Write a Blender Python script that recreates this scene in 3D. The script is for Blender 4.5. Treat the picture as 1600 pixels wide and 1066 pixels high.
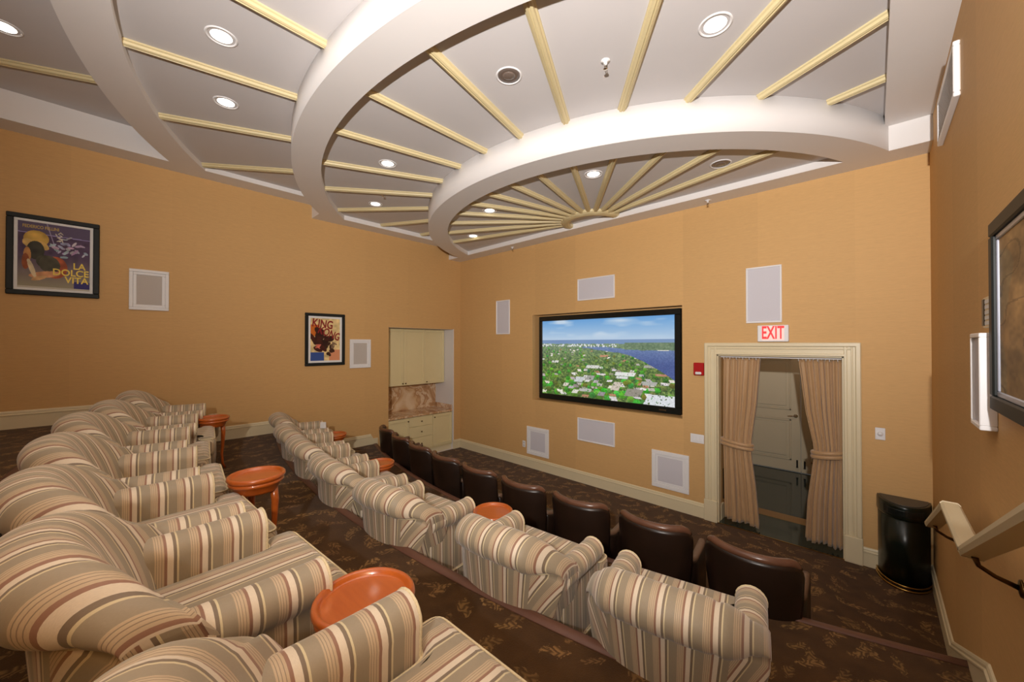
import bpy, math, random
import numpy as np
from math import sin, cos, pi, radians, sqrt, atan2, hypot
from mathutils import Vector, Matrix

for _o in list(bpy.data.objects):
    bpy.data.objects.remove(_o)
S = bpy.context.scene
COL = S.collection
R = random.Random(7)

# ------------------------------------------------------------------ camera
EYE = 2.245
cam = bpy.data.objects.new('camera', bpy.data.cameras.new('camera'))
COL.objects.link(cam)
cam.location = (0, 0, EYE)
cam.rotation_euler = (radians(90 + 0.4813), 0, radians(43.45))
cam.data.sensor_width = 36
cam.data.lens = 597.92 / 1600 * 36
cam.data.clip_start = .02
S.camera = cam

# ------------------------------------------------------------------ world and light
S.view_settings.view_transform = 'Standard'
S.view_settings.look = 'None'
S.view_settings.gamma = 1
S.view_settings.exposure = 0.0
S.view_settings.use_curve_mapping = False
W = bpy.data.worlds.new('world'); S.world = W; W.use_nodes = True
W.node_tree.nodes['Background'].inputs[0].default_value = (1, .93, .85, 1)
W.node_tree.nodes['Background'].inputs[1].default_value = .2
FLASH_W = 1250
BOUNCE_W = 10
DOWN_W = 7

def light(name, kind, loc, energy, color, rot=(0, 0, 0), **kw):
    d = bpy.data.lights.new(name, kind); d.energy = energy; d.color = color
    for k, v in kw.items(): setattr(d, k, v)
    o = bpy.data.objects.new(name, d); COL.objects.link(o)
    o.location = loc; o.rotation_euler = rot
    return o
# the photographer's flash, just above the camera
light('camera_flash', 'SPOT', (.27, -.9, EYE + .58), FLASH_W, (1, .96, .92),
      (radians(90 + 25), 0, radians(31)), spot_size=radians(134), spot_blend=1, shadow_soft_size=.04)
# weak unseen area fill, added in place of light bounced off the rear ceiling
light('rear_fill', 'AREA', (-2.6, -1.6, 4.35), BOUNCE_W, (1, .88, .74), (radians(25), 0, 0), shape='RECTANGLE', size=5, size_y=2)

# ------------------------------------------------------------------ materials
def srgb(r, g, b):
    f = lambda c: (c / 255 / 12.92) if c / 255 <= .04045 else ((c / 255 + .055) / 1.055) ** 2.4
    return (f(r), f(g), f(b))

def newmat(name):
    m = bpy.data.materials.new(name); m.use_nodes = True
    nt = m.node_tree; b = nt.nodes['Principled BSDF']
    return m, nt, b
def N(nt, t, **kw):
    n = nt.nodes.new(t)
    for k, v in kw.items():
        if k.startswith('i'): n.inputs[int(k[1:])].default_value = v
        else: setattr(n, k, v)
    return n
def Lk(nt, a, b): nt.links.new(a, b)
def mth(nt, op, a, b=None, c=None):
    n = nt.nodes.new('ShaderNodeMath'); n.operation = op
    for i, v in enumerate((a, b, c)):
        if v is None: continue
        if isinstance(v, (int, float)): n.inputs[i].default_value = v
        else: nt.links.new(v, n.inputs[i])
    return n.outputs[0]
def mixc(nt, fac, a, b):
    n = nt.nodes.new('ShaderNodeMix'); n.data_type = 'RGBA'
    for i, v in ((0, fac), (6, a), (7, b)):
        if isinstance(v, (int, float)): n.inputs[i].default_value = v
        elif isinstance(v, tuple): n.inputs[i].default_value = (*v[:3], 1)
        else: nt.links.new(v, n.inputs[i])
    return n.outputs[2]
def bump(nt, b, h, strength=.2, dist=.01):
    n = nt.nodes.new('ShaderNodeBump'); n.inputs['Strength'].default_value = strength; n.inputs['Distance'].default_value = dist
    nt.links.new(h, n.inputs['Height']); nt.links.new(n.outputs[0], b.inputs['Normal'])
def noise(nt, scale, vec=None, detail=3, rough=.5):
    n = nt.nodes.new('ShaderNodeTexNoise'); n.inputs['Scale'].default_value = scale
    n.inputs['Detail'].default_value = detail; n.inputs['Roughness'].default_value = rough
    if vec is not None: nt.links.new(vec, n.inputs['Vector'])
    return n.outputs['Fac']
def coords(nt, kind='Object', scale=(1, 1, 1)):
    t = nt.nodes.new('ShaderNodeTexCoord'); m = nt.nodes.new('ShaderNodeMapping')
    m.inputs['Scale'].default_value = scale
    nt.links.new(t.outputs[kind], m.inputs[0]); return m.outputs[0]

def plain(name, col, rough=.6, metal=0, var=.06, nscale=30, spec=None, bmp=0, coat=0):
    m, nt, b = newmat(name)
    v = coords(nt)
    nz = noise(nt, nscale, v)
    f = mth(nt, 'SUBTRACT', nz, .5); f = mth(nt, 'MULTIPLY_ADD', f, var * 2, 1)
    vm = nt.nodes.new('ShaderNodeVectorMath'); vm.operation = 'SCALE'; vm.inputs[0].default_value = col
    Lk(nt, f, vm.inputs['Scale']); Lk(nt, vm.outputs[0], b.inputs['Base Color'])
    b.inputs['Roughness'].default_value = rough; b.inputs['Metallic'].default_value = metal
    if spec is not None: b.inputs['Specular IOR Level'].default_value = spec
    if coat: b.inputs['Coat Weight'].default_value = coat; b.inputs['Coat Roughness'].default_value = .12
    if bmp: bump(nt, b, nz, bmp, .004)
    return m

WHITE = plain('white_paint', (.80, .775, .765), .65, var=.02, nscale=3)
PANEL = plain('grey_white_ceiling_panel', (.63, .605, .605), .8, var=.03, nscale=2)  # panels given a darker base colour than the white fascias
PLATE = plain('white_plastic', (.80, .79, .80), .4, var=.01)
CREAM = plain('cream_trim_paint', srgb(218, 204, 170), .38, var=.03, nscale=6)
RIBM = plain('cream_rib_paint', srgb(210, 194, 150), .5, var=.04, nscale=8)
CABM = plain('cream_cabinet_paint', srgb(222, 206, 160), .35, var=.03, nscale=5)
BLACK = plain('black_gloss_plastic', (.008, .010, .009), .25, var=.1)
BLACKF = plain('black_frame_wood', (.014, .016, .015), .5, var=.2, spec=.25)
DARKGREEN = plain('dark_green_black_enamel', (.004, .008, .005), .28, var=.1)
GREYLID = plain('dark_grey_enamel', (.05, .05, .048), .4)
BRASS = plain('brass', srgb(190, 150, 80), .25, metal=1, var=.05)
BRONZE = plain('dark_brass', srgb(96, 72, 40), .3, metal=1, var=.1)
CHROME = plain('polished_nickel', (.7, .66, .58), .15, metal=1, var=.02)
RED = plain('red_enamel', srgb(170, 16, 22), .35, var=.03)
BULBG = plain('unlit_bulb_glass', (.16, .12, .10), .12, var=.25, nscale=30)
LINER = plain('silver_picture_liner', (.36, .38, .46), .3, var=.1)
PLASTER_IN = plain('niche_white_paint', (.72, .68, .66), .6, var=.02, nscale=4)
GRILLE = plain('grey_speaker_cloth', (.60, .58, .63), .75, var=.04, nscale=300, bmp=.2)
GRILLEW = plain('warm_grey_speaker_cloth', (.52, .47, .43), .75, var=.04, nscale=300, bmp=.2)
NOSING = plain('brown_rubber_nosing', srgb(104, 68, 52), .5, var=.12, nscale=20)
PAPER = plain('white_paper', (.8, .8, .8), .7, var=.02)
DARKREFL = plain('dark_lamp_reflector', (.17, .13, .11), .25, metal=.2, var=.2, nscale=12)
PIPING = plain('cream_piping', srgb(214, 196, 158), .8, var=.25, nscale=160)
WOODDARK = plain('dark_turned_wood', (.03, .015, .01), .35, var=.3, nscale=40)
STRIPW = plain('tan_floor_strip', srgb(150, 112, 60), .3, var=.1)

def emis(name, col, st, base=None):
    m, nt, b = newmat(name)
    b.inputs['Base Color'].default_value = (*(base or col), 1)
    b.inputs['Emission Color'].default_value = (*col, 1); b.inputs['Emission Strength'].default_value = st
    return m
LAMP = emis('lamp_glow', (1, .93, .80), 5.0)
EXITRED = emis('exit_letters_glow', srgb(236, 40, 44), .75)
EXITPINK = emis('exit_panel_glow', srgb(250, 214, 206), .25)

def wall_mat(name, col):
    """Woven grasscloth: fine horizontal fibres, a slightly different tone to each hung strip."""
    m, nt, b = newmat(name)
    g = nt.nodes.new('ShaderNodeNewGeometry'); sx = nt.nodes.new('ShaderNodeSeparateXYZ'); Lk(nt, g.outputs['Position'], sx.inputs[0])
    h = mth(nt, 'ADD', sx.outputs[0], sx.outputs[1])
    cmb = nt.nodes.new('ShaderNodeCombineXYZ'); Lk(nt, mth(nt, 'MULTIPLY', h, 13), cmb.inputs[0]); Lk(nt, mth(nt, 'MULTIPLY', sx.outputs[2], 190), cmb.inputs[2])
    fib = noise(nt, 1, cmb.outputs[0], 4, .6)
    cmb2 = nt.nodes.new('ShaderNodeCombineXYZ'); Lk(nt, mth(nt, 'MULTIPLY', h, 2.2), cmb2.inputs[0]); Lk(nt, mth(nt, 'MULTIPLY', sx.outputs[2], 60), cmb2.inputs[2])
    fib2 = noise(nt, 1, cmb2.outputs[0], 2, .5)
    strip = mth(nt, 'FLOOR', mth(nt, 'DIVIDE', h, .86))
    wn = nt.nodes.new('ShaderNodeTexWhiteNoise'); wn.noise_dimensions = '1D'; Lk(nt, strip, wn.inputs['W'])
    v = mth(nt, 'MULTIPLY_ADD', mth(nt, 'SUBTRACT', fib, .5), .30, 1)
    v = mth(nt, 'ADD', v, mth(nt, 'MULTIPLY', mth(nt, 'SUBTRACT', fib2, .5), .10))
    v = mth(nt, 'ADD', v, mth(nt, 'MULTIPLY', mth(nt, 'SUBTRACT', wn.outputs[0], .5), .07))
    vm = nt.nodes.new('ShaderNodeVectorMath'); vm.operation = 'SCALE'; vm.inputs[0].default_value = col
    Lk(nt, v, vm.inputs['Scale']); Lk(nt, vm.outputs[0], b.inputs['Base Color'])
    b.inputs['Roughness'].default_value = .62; b.inputs['Specular IOR Level'].default_value = .25
    bump(nt, b, fib, .25, .002)
    return m
WALL = wall_mat('gold_grasscloth', srgb(206, 165, 110))

STRIPES = [(0, (158, 143, 119)), (.20, (196, 172, 140)), (.245, (142, 126, 104)), (.258, (198, 176, 144)), (.31, (148, 126, 104)), (.325, (198, 174, 142)),
           (.385, (144, 126, 104)), (.40, (196, 172, 140)), (.46, (152, 112, 90)), (.54, (224, 208, 184)), (.715, (130, 112, 92)),
           (.81, (216, 200, 160)), (.865, (158, 143, 119))]
def stripe_mat():
    m, nt, b = newmat('striped_sateen')
    uv = nt.nodes.new('ShaderNodeTexCoord'); sx = nt.nodes.new('ShaderNodeSeparateXYZ'); Lk(nt, uv.outputs['UV'], sx.inputs[0])
    f = mth(nt, 'FRACT', mth(nt, 'MULTIPLY', sx.outputs[0], 1 / .098))
    r = nt.nodes.new('ShaderNodeValToRGB'); r.color_ramp.interpolation = 'CONSTANT'
    e = r.color_ramp.elements
    e[0].position = 0; e[0].color = (*srgb(*STRIPES[0][1]), 1)
    e[1].position = STRIPES[1][0]; e[1].color = (*srgb(*STRIPES[1][1]), 1)
    for p, c in STRIPES[2:]:
        x = e.new(p); x.color = (*srgb(*c), 1)
    Lk(nt, f, r.inputs[0])
    # weave: fine ribs along the stripes
    cmb = nt.nodes.new('ShaderNodeCombineXYZ'); Lk(nt, mth(nt, 'MULTIPLY', sx.outputs[0], 900), cmb.inputs[0]); Lk(nt, mth(nt, 'MULTIPLY', sx.outputs[1], 90), cmb.inputs[1])
    nz = noise(nt, 1, cmb.outputs[0], 2)
    vm = nt.nodes.new('ShaderNodeVectorMath'); vm.operation = 'SCALE'; Lk(nt, r.outputs[0], vm.inputs[0])
    Lk(nt, mth(nt, 'MULTIPLY_ADD', nz, .22, .86), vm.inputs['Scale']); Lk(nt, vm.outputs[0], b.inputs['Base Color'])
    b.inputs['Roughness'].default_value = .55; b.inputs['Sheen Weight'].default_value = .25
    big = noise(nt, 9, coords(nt), 2)
    bump(nt, b, big, .35, .012)
    return m
STRIPE = stripe_mat()

def carpet_mat():
    """Dark brown pile carpet with scattered feathery leaf sprays."""
    m, nt, b = newmat('leaf_spray_carpet')
    co = coords(nt, 'Object')
    total = None
    for k, (sc, off) in enumerate(((3.9, 0.0), (3.4, 7.3), (4.4, 3.9))):
        mp = nt.nodes.new('ShaderNodeMapping'); Lk(nt, co, mp.inputs[0]); mp.inputs['Location'].default_value = (off, off * .7, 0); mp.inputs['Scale'].default_value = (sc, sc, sc)
        flat = nt.nodes.new('ShaderNodeVectorMath'); flat.operation = 'MULTIPLY'; flat.inputs[1].default_value = (1, 1, 0); Lk(nt, mp.outputs[0], flat.inputs[0])
        wob = nt.nodes.new('ShaderNodeTexNoise'); wob.inputs['Scale'].default_value = 2.2; Lk(nt, flat.outputs[0], wob.inputs['Vector'])
        ad = nt.nodes.new('ShaderNodeVectorMath'); ad.operation = 'MULTIPLY_ADD'; Lk(nt, wob.outputs['Color'], ad.inputs[0]); ad.inputs[1].default_value = (.42, .42, 0); Lk(nt, flat.outputs[0], ad.inputs[2])
        vo = nt.nodes.new('ShaderNodeTexVoronoi'); vo.voronoi_dimensions = '2D'; vo.inputs['Scale'].default_value = 1; vo.inputs['Randomness'].default_value = .7; Lk(nt, ad.outputs[0], vo.inputs['Vector'])
        d = nt.nodes.new('ShaderNodeVectorMath'); d.operation = 'SUBTRACT'; Lk(nt, ad.outputs[0], d.inputs[0]); Lk(nt, vo.outputs['Position'], d.inputs[1])
        cs = nt.nodes.new('ShaderNodeSeparateColor'); Lk(nt, vo.outputs['Color'], cs.inputs[0])
        rot = nt.nodes.new('ShaderNodeVectorRotate'); rot.rotation_type = 'Z_AXIS'; Lk(nt, d.outputs[0], rot.inputs['Vector']); Lk(nt, mth(nt, 'MULTIPLY', cs.outputs[0], 6.283), rot.inputs['Angle'])
        sx = nt.nodes.new('ShaderNodeSeparateXYZ'); Lk(nt, rot.outputs[0], sx.inputs[0])
        ax = sx.outputs[0]; ay = mth(nt, 'ABSOLUTE', sx.outputs[1])
        # leaflets slanting off the stem
        ph = mth(nt, 'SINE', mth(nt, 'MULTIPLY', mth(nt, 'SUBTRACT', ax, mth(nt, 'MULTIPLY', ay, 1.5)), 38))
        leaf = mth(nt, 'MULTIPLY_ADD', ph, .5, .55)
        env = mth(nt, 'SUBTRACT', .27, mth(nt, 'MULTIPLY', mth(nt, 'POWER', mth(nt, 'ABSOLUTE', ax), 2), 1.1))
        inside = mth(nt, 'GREATER_THAN', mth(nt, 'SUBTRACT', env, ay), mth(nt, 'MULTIPLY', noise(nt, 14, ad.outputs[0], 3), .34))
        ml = mth(nt, 'MULTIPLY', mth(nt, 'MULTIPLY', leaf, inside), mth(nt, 'MULTIPLY_ADD', cs.outputs[1], .6, .4))
        total = ml if total is None else mth(nt, 'MAXIMUM', total, mth(nt, 'MULTIPLY', ml, .75))
    pile = noise(nt, 260, co, 2)
    ground = mixc(nt, noise(nt, 7, co, 3), srgb(60, 40, 21), srgb(98, 67, 34))
    tint = mixc(nt, noise(nt, 3, co, 1), srgb(178, 126, 82), srgb(188, 150, 84))
    c = mixc(nt, mth(nt, 'MULTIPLY', total, mth(nt, 'MULTIPLY_ADD', pile, .8, .35)), ground, tint)
    c2 = mixc(nt, mth(nt, 'MULTIPLY', pile, .28), c, srgb(40, 25, 15))
    Lk(nt, c2, b.inputs['Base Color']); b.inputs['Roughness'].default_value = .95; b.inputs['Specular IOR Level'].default_value = .1
    b.inputs['Sheen Weight'].default_value = .1
    bump(nt, b, pile, .5, .004)
    return m
CARPET = carpet_mat()

def marble_mat():
    m, nt, b = newmat('tan_veined_marble')
    co = coords(nt, 'Object', (1, 1, 1))
    n1 = nt.nodes.new('ShaderNodeTexNoise'); n1.inputs['Scale'].default_value = 1.7; n1.inputs['Detail'].default_value = 5; n1.inputs['Distortion'].default_value = 2.0; Lk(nt, co, n1.inputs['Vector'])
    r = nt.nodes.new('ShaderNodeValToRGB'); e = r.color_ramp.elements
    e[0].position = .3; e[0].color = (*srgb(160, 116, 78), 1); e[1].position = .7; e[1].color = (*srgb(222, 198, 166), 1)
    for p, c in ((.42, (190, 148, 106)), (.48, (224, 200, 168)), (.505, (176, 130, 90)), (.56, (206, 168, 126))):
        x = e.new(p); x.color = (*srgb(*c), 1)
    Lk(nt, n1.outputs['Fac'], r.inputs[0]); Lk(nt, r.outputs[0], b.inputs['Base Color']); b.inputs['Roughness'].default_value = .15
    return m
MARBLE = marble_mat()

def leather_mat():
    m, nt, b = newmat('oxblood_leather')
    co = coords(nt, 'Object')
    n1 = noise(nt, 6, co, 3); n2 = noise(nt, 140, co, 2)
    c = mixc(nt, n1, (.010, .006, .004), (.030, .014, .008))
    Lk(nt, c, b.inputs['Base Color']); b.inputs['Roughness'].default_value = .33
    bump(nt, b, n2, .12, .002)
    return m
LEATHER = leather_mat()
def leather_top_mat():  # lighter brown of the top roll, its highlight set into the colour
    m, nt, b = newmat('highlit_brown_leather_top')
    co = coords(nt, 'Object')
    n1 = noise(nt, 8, co, 4)
    Lk(nt, mixc(nt, n1, (.085, .034, .02), (.20, .092, .052)), b.inputs['Base Color']); b.inputs['Roughness'].default_value = .24
    bump(nt, b, noise(nt, 30, co, 3), .2, .004)
    return m
LEATHERTOP = leather_top_mat()
ARMPAD = plain('faded_tan_leather', (.15, .085, .052), .42, var=.3, nscale=14)

def wood_mat():
    m, nt, b = newmat('orange_cherry_wood')
    co = coords(nt, 'Object', (5, 30, 30))
    n1 = noise(nt, 1.5, co, 5, .6)
    Lk(nt, mixc(nt, n1, srgb(160, 72, 22), srgb(198, 102, 35)), b.inputs['Base Color'])
    b.inputs['Roughness'].default_value = .28; b.inputs['Coat Weight'].default_value = .7; b.inputs['Coat Roughness'].default_value = .08
    return m
CHERRY = wood_mat()

def cloth_mat():
    m, nt, b = newmat('tan_taffeta')
    co = coords(nt, 'Object', (220, 220, 3))
    n1 = noise(nt, 1, co, 3)
    Lk(nt, mixc(nt, n1, srgb(158, 122, 84), srgb(196, 158, 114)), b.inputs['Base Color'])
    b.inputs['Roughness'].default_value = .5; b.inputs['Sheen Weight'].default_value = .4
    return m
TAFFETA = cloth_mat()

def tile_mat():
    m, nt, b = newmat('green_marble_floor')
    co = coords(nt, 'Object')
    n1 = noise(nt, 3, co, 6, .65)
    Lk(nt, mixc(nt, n1, (.008, .016, .013), (.026, .042, .034)), b.inputs['Base Color'])
    b.inputs['Roughness'].default_value = .08
    return m
TILE = tile_mat()
DOORP = plain('grey_cream_door_paint', srgb(196, 184, 156), .4, var=.03, nscale=5)

def attr_mat(name, emission=0):
    m, nt, b = newmat(name)
    a = nt.nodes.new('ShaderNodeVertexColor'); a.layer_name = 'Col'
    if emission:
        Lk(nt, a.outputs[0], b.inputs['Emission Color']); b.inputs['Emission Strength'].default_value = emission
        b.inputs['Base Color'].default_value = (.01, .01, .01, 1); b.inputs['Roughness'].default_value = .3
    else:
        Lk(nt, a.outputs[0], b.inputs['Base Color']); b.inputs['Roughness'].default_value = .55; b.inputs['Specular IOR Level'].default_value = .2
    return m
PRINT = attr_mat('poster_print'); SCREEN = attr_mat('screen_glow', .95)

# ------------------------------------------------------------------ mesh helpers
class MB:
    def __init__(s): s.v = []; s.f = []; s.uv = []; s.sm = []
    def vert(s, *p): s.v.append(tuple(p)); return len(s.v) - 1
    def face(s, idx, uv=None, smooth=False):
        s.f.append(tuple(idx)); s.uv.append(uv); s.sm.append(smooth)
    def box(s, x0, x1, y0, y1, z0, z1):
        if x0 > x1: x0, x1 = x1, x0
        if y0 > y1: y0, y1 = y1, y0
        if z0 > z1: z0, z1 = z1, z0
        i = len(s.v)
        s.v += [(x0, y0, z0), (x1, y0, z0), (x1, y1, z0), (x0, y1, z0), (x0, y0, z1), (x1, y0, z1), (x1, y1, z1), (x0, y1, z1)]
        for q in ((0, 3, 2, 1), (4, 5, 6, 7), (0, 1, 5, 4), (1, 2, 6, 5), (2, 3, 7, 6), (3, 0, 4, 7)):
            s.face([i + k for k in q])
        return s
    def bbox(s, x0, x1, y0, y1, z0, z1, b=.006):
        """box with chamfered edges"""
        if x0 > x1: x0, x1 = x1, x0
        if y0 > y1: y0, y1 = y1, y0
        if z0 > z1: z0, z1 = z1, z0
        b = min(b, (x1 - x0) * .45, (y1 - y0) * .45, (z1 - z0) * .45)
        lay = [(z0, b), (z0 + b, 0), (z1 - b, 0), (z1, b)]
        rings = []
        for z, o in lay:
            xa, xb, ya, yb = x0 + o, x1 - o, y0 + o, y1 - o
            c = b if o == 0 else b * .6
            rings.append([s.vert(*p, z) for p in ((xa + c, ya), (xb - c, ya), (xb, ya + c), (xb, yb - c), (xb - c, yb), (xa + c, yb), (xa, yb - c), (xa, ya + c))])
        for a, c in zip(rings, rings[1:]):
            for k in range(8): s.face((a[k], a[(k + 1) % 8], c[(k + 1) % 8], c[k]))
        s.face(rings[0][::-1]); s.face(rings[-1])
        return s
    def prism(s, pts, z0, z1, smooth_side=False):
        a = [s.vert(x, y, z0) for x, y in pts]; c = [s.vert(x, y, z1) for x, y in pts]
        n = len(pts)
        for k in range(n): s.face((a[k], a[(k + 1) % n], c[(k + 1) % n], c[k]), None, smooth_side)
        s.face(a[::-1]); s.face(c)
        return s
    def loft(s, rings, closed=True, cap=True, smooth=True, uvs=None, capuv=None):
        """rings: lists of points with equal length; uvs: matching list of (u,v) lists (n+1 long when closed)"""
        ids = [[s.vert(*p) for p in r] for r in rings]
        n = len(rings[0]); m = n if closed else n - 1
        for i in range(len(rings) - 1):
            for k in range(m):
                k2 = (k + 1) % n
                uv = None
                if uvs: uv = [uvs[i][k], uvs[i][k + 1], uvs[i + 1][k + 1], uvs[i + 1][k]]
                s.face((ids[i][k], ids[i][k2], ids[i + 1][k2], ids[i + 1][k]), uv, smooth)
        if cap and closed:
            for r, rev in ((0, True), (-1, False)):
                q = ids[r][::-1] if rev else ids[r]
                pts = rings[r][::-1] if rev else rings[r]
                s.face(q, [capuv(p) for p in pts] if capuv else None, False)
        return ids
    def tube(s, path, r, n=8, closed=False, cap=True, squash=1):
        P = [Vector(p) for p in path]; rings = []
        up = Vector((0, 0, 1))
        for i, p in enumerate(P):
            a = P[(i - 1) % len(P)] if (closed or i > 0) else p
            b = P[(i + 1) % len(P)] if (closed or i < len(P) - 1) else p
            t = (b - a).normalized()
            u = up if abs(t.dot(up)) < .95 else Vector((1, 0, 0))
            sd = t.cross(u).normalized(); w = sd.cross(t).normalized()
            rr = r[i] if isinstance(r, (list, tuple)) else r
            rings.append([tuple(p + sd * cos(2 * pi * k / n) * rr + w * sin(2 * pi * k / n) * rr * squash) for k in range(n)])
        if closed: rings.append(rings[0])
        s.loft(rings, cap=cap and not closed)
        return s
    def lathe(s, prof, n=32, cx=0, cy=0, z=0, sx=1, sy=1, closed=False):
        rings = []
        for r, h in prof: rings.append([(cx + cos(2 * pi * k / n) * r * sx, cy + sin(2 * pi * k / n) * r * sy, z + h) for k in range(n)])
        s.loft(rings, cap=not closed)
        return s
    def build(s, name, mat=None, parent=None, loc=None, rot=None, smooth=None):
        me = bpy.data.meshes.new(name); me.from_pydata(s.v, [], s.f)
        if any(u is not None for u in s.uv):
            lay = me.uv_layers.new(name='UV'); k = 0
            buf = []
            for f, u in zip(s.f, s.uv):
                if u is None:
                    u = [(s.v[i][0], s.v[i][2]) for i in f]
                for q in u: buf += [q[0], q[1]]
            lay.data.foreach_set('uv', buf)
        sm = s.sm if smooth is None else [smooth] * len(s.f)
        me.polygons.foreach_set('use_smooth', sm)
        if mat: me.materials.append(mat)
        me.update()
        o = bpy.data.objects.new(name, me); COL.objects.link(o)
        if parent: o.parent = parent
        if loc: o.location = loc
        if rot: o.rotation_euler = rot
        return o

def tag(o, label=None, cat=None, group=None, kind=None):
    if label: o['label'] = label
    if cat: o['category'] = cat
    if group: o['group'] = group
    if kind: o['kind'] = kind
    return o
def empty(name, loc=(0, 0, 0), rz=0, label=None, cat=None, group=None, kind=None):
    o = bpy.data.objects.new(name, None); o.empty_display_size = .1; COL.objects.link(o)
    o.location = loc; o.rotation_euler = (0, 0, rz)
    return tag(o, label, cat, group, kind)
def copy_tree(o, parent=None):
    c = o.copy(); COL.objects.link(c); c.parent = parent
    for ch in list(KIDS.get(o.name, ())): copy_tree(ch, c)
    return c
KIDS = {}
def index_kids(root):
    for o in bpy.data.objects:
        if o.parent: KIDS.setdefault(o.parent.name, [])
    for k in KIDS: KIDS[k] = [o for o in bpy.data.objects if o.parent and o.parent.name == k]
def box(name, mat, parent, x0, x1, y0, y1, z0, z1, bev=0):
    m = MB(); (m.bbox(x0, x1, y0, y1, z0, z1, bev) if bev else m.box(x0, x1, y0, y1, z0, z1)); return m.build(name, mat, parent)
def text_mesh(name, s, size, mat, parent, loc, rot, sx=1, depth=.001, align='CENTER'):
    c = bpy.data.curves.new(name, 'FONT'); c.body = s; c.size = size; c.extrude = depth; c.align_x = align; c.align_y = 'CENTER'; c.offset = size * .022
    t = bpy.data.objects.new(name + '_tmp', c); COL.objects.link(t)
    dg = bpy.context.evaluated_depsgraph_get(); dg.update()
    me = bpy.data.meshes.new_from_object(t.evaluated_get(dg)); bpy.data.objects.remove(t)
    me.materials.clear(); me.materials.append(mat)
    o = bpy.data.objects.new(name, me); COL.objects.link(o); o.parent = parent; o.location = loc; o.rotation_euler = rot; o.scale = (sx, 1, 1)
    return o

# ------------------------------------------------------------------ room dimensions (metres; camera over the origin)
XL, XR, YF, YB = -6.58, .387, 5.30, -3.6
CX, CY = -3.08, 6.222
U = 1.80
Hs = [EYE + U * k for k in (1.0, 1.1286, 1.2457)]        # undersides of the three rings
Pn = [EYE + U * k for k in (1.042, 1.170, 1.281, 1.41)]   # panels between them
RO = [3.417, 5.095, 6.546]; RI = [3.120, 4.798, 6.247]
SL, SR, SF = -6.27, .08, 4.99                              # inner edges of the side and front soffits
TOP = EYE + U * 1.55
TIER = [0, .445, .91, 1.355]
TC = (-3.1, 14.0); TR = [None, 11.2, 12.68, 14.47]
def nose_y(k, x): return TC[1] - sqrt(TR[k] ** 2 - (x - TC[0]) ** 2)

# ---- floor and terraces
floor = tag(box('floor', CARPET, None, XL, XR, 2.2, YF, -.12, 0), kind='structure')
for k in (1, 2, 3):
    back = {1: .9, 2: -.9, 3: YB}[k]
    xs = np.linspace(XL, XR, 49)
    pts = [(XL, back), (XR, back)] + [(x, nose_y(k, x)) for x in xs[::-1]]
    t = MB().prism(pts, TIER[k] - .55 if k > 1 else -.12, TIER[k]).build('terrace', CARPET, floor)
    prof = [(.0, -.045), (.012, -.045), (.020, -.025), (.018, .002), (.006, .007), (-.05, .006), (-.05, 0)]
    rings = [[(x, nose_y(k, x) + a, TIER[k] + b) for a, b in prof] for x in xs]
    m = MB(); m.loft(rings); m.build('nosing', NOSING, t)

# ---- walls
wl = MB()
wl.box(XL - .15, XL, YB, 3.60, -.12, TOP); wl.box(XL - .15, XL, 5.12, YF, -.12, TOP); wl.box(XL - .15, XL, 3.60, 5.12, 2.563, TOP)
wall_l = tag(wl.build('wall_left', WALL), kind='structure')
nb = MB()
nb.box(-7.40, -7.26, 3.45, 5.27, -.12, 2.70); nb.box(-7.26, XL - .004, 3.45, 3.602, 0, 2.70); nb.box(-7.26, XL - .004, 5.118, 5.27, 0, 2.70)
nb.box(-7.26, XL - .004, 3.60, 5.12, 2.561, 2.70); nb.box(-7.26, XL - .004, 3.60, 5.12, -.12, .0)
nb.build('niche_lining', PLASTER_IN, wall_l)
cb = MB(); cb.box(XL - .03, XL + .003, 5.104, 5.124, .19, 2.57); cb.build('niche_edge', PLASTER_IN, wall_l)

DX0, DX1, DZ = -1.447, -.235, 2.115
RX0, RX1, RZ0, RZ1 = -4.508, -1.874, 1.245, 2.770   # recess round the television
wf = MB()
wf.box(XL - .15, RX0, YF, YF + .22, -.12, TOP)
wf.box(RX0, RX1, YF, YF + .22, -.12, RZ0); wf.box(RX0, RX1, YF, YF + .22, RZ1, TOP); wf.box(RX0, RX1, YF + .20, YF + .22, RZ0, RZ1)
wf.box(RX1, DX0, YF, YF + .22, -.12, TOP)
wf.box(DX0, DX1, YF, YF + .22, DZ, TOP)
wf.box(DX1, XR + .15, YF, YF + .22, -.12, TOP)
tag(wf.build('wall_front', WALL), kind='structure')
tag(box('wall_right', WALL, None, XR, XR + .15, YB, YF, -.12, TOP), kind='structure')
tag(box('wall_back', WALL, None, XL - .15, XR + .15, YB - .15, YB, -.12, TOP), kind='structure')

# ---- lobby behind the curtained opening
lob = MB()
lob.box(-2.15, -2.0, YF + .22, 8.45, -.12, 2.7); lob.box(.22, .37, YF + .22, 8.45, -.12, 2.7); lob.box(-2.15, .37, YF + .22, 8.45, 2.6, 2.7)
lob.box(-2.0, -1.86, 8.30, 8.45, 0, 2.6); lob.box(-.02, .22, 8.30, 8.45, 0, 2.6); lob.box(-1.86, -.02, 8.30, 8.45, 2.14, 2.6)
tag(lob.build('wall_lobby', WALL), kind='structure')
tf = MB(); 
lobf = tag(box('floor_lobby', TILE, None, -2.0, .22, YF + .22, 8.45, -.12, -.002), kind='structure')
box('threshold_tile', TILE, lobf, DX0, DX1, YF - .01, YF + .22, -.10, .003)
box('floor_strip', STRIPW, lobf, -2.0, .22, 5.95, 6.16, -.06, .001)
box('door_saddle', BRASS, lobf, DX0, DX1, YF - .02, YF - .008, -.01, .006)

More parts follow.
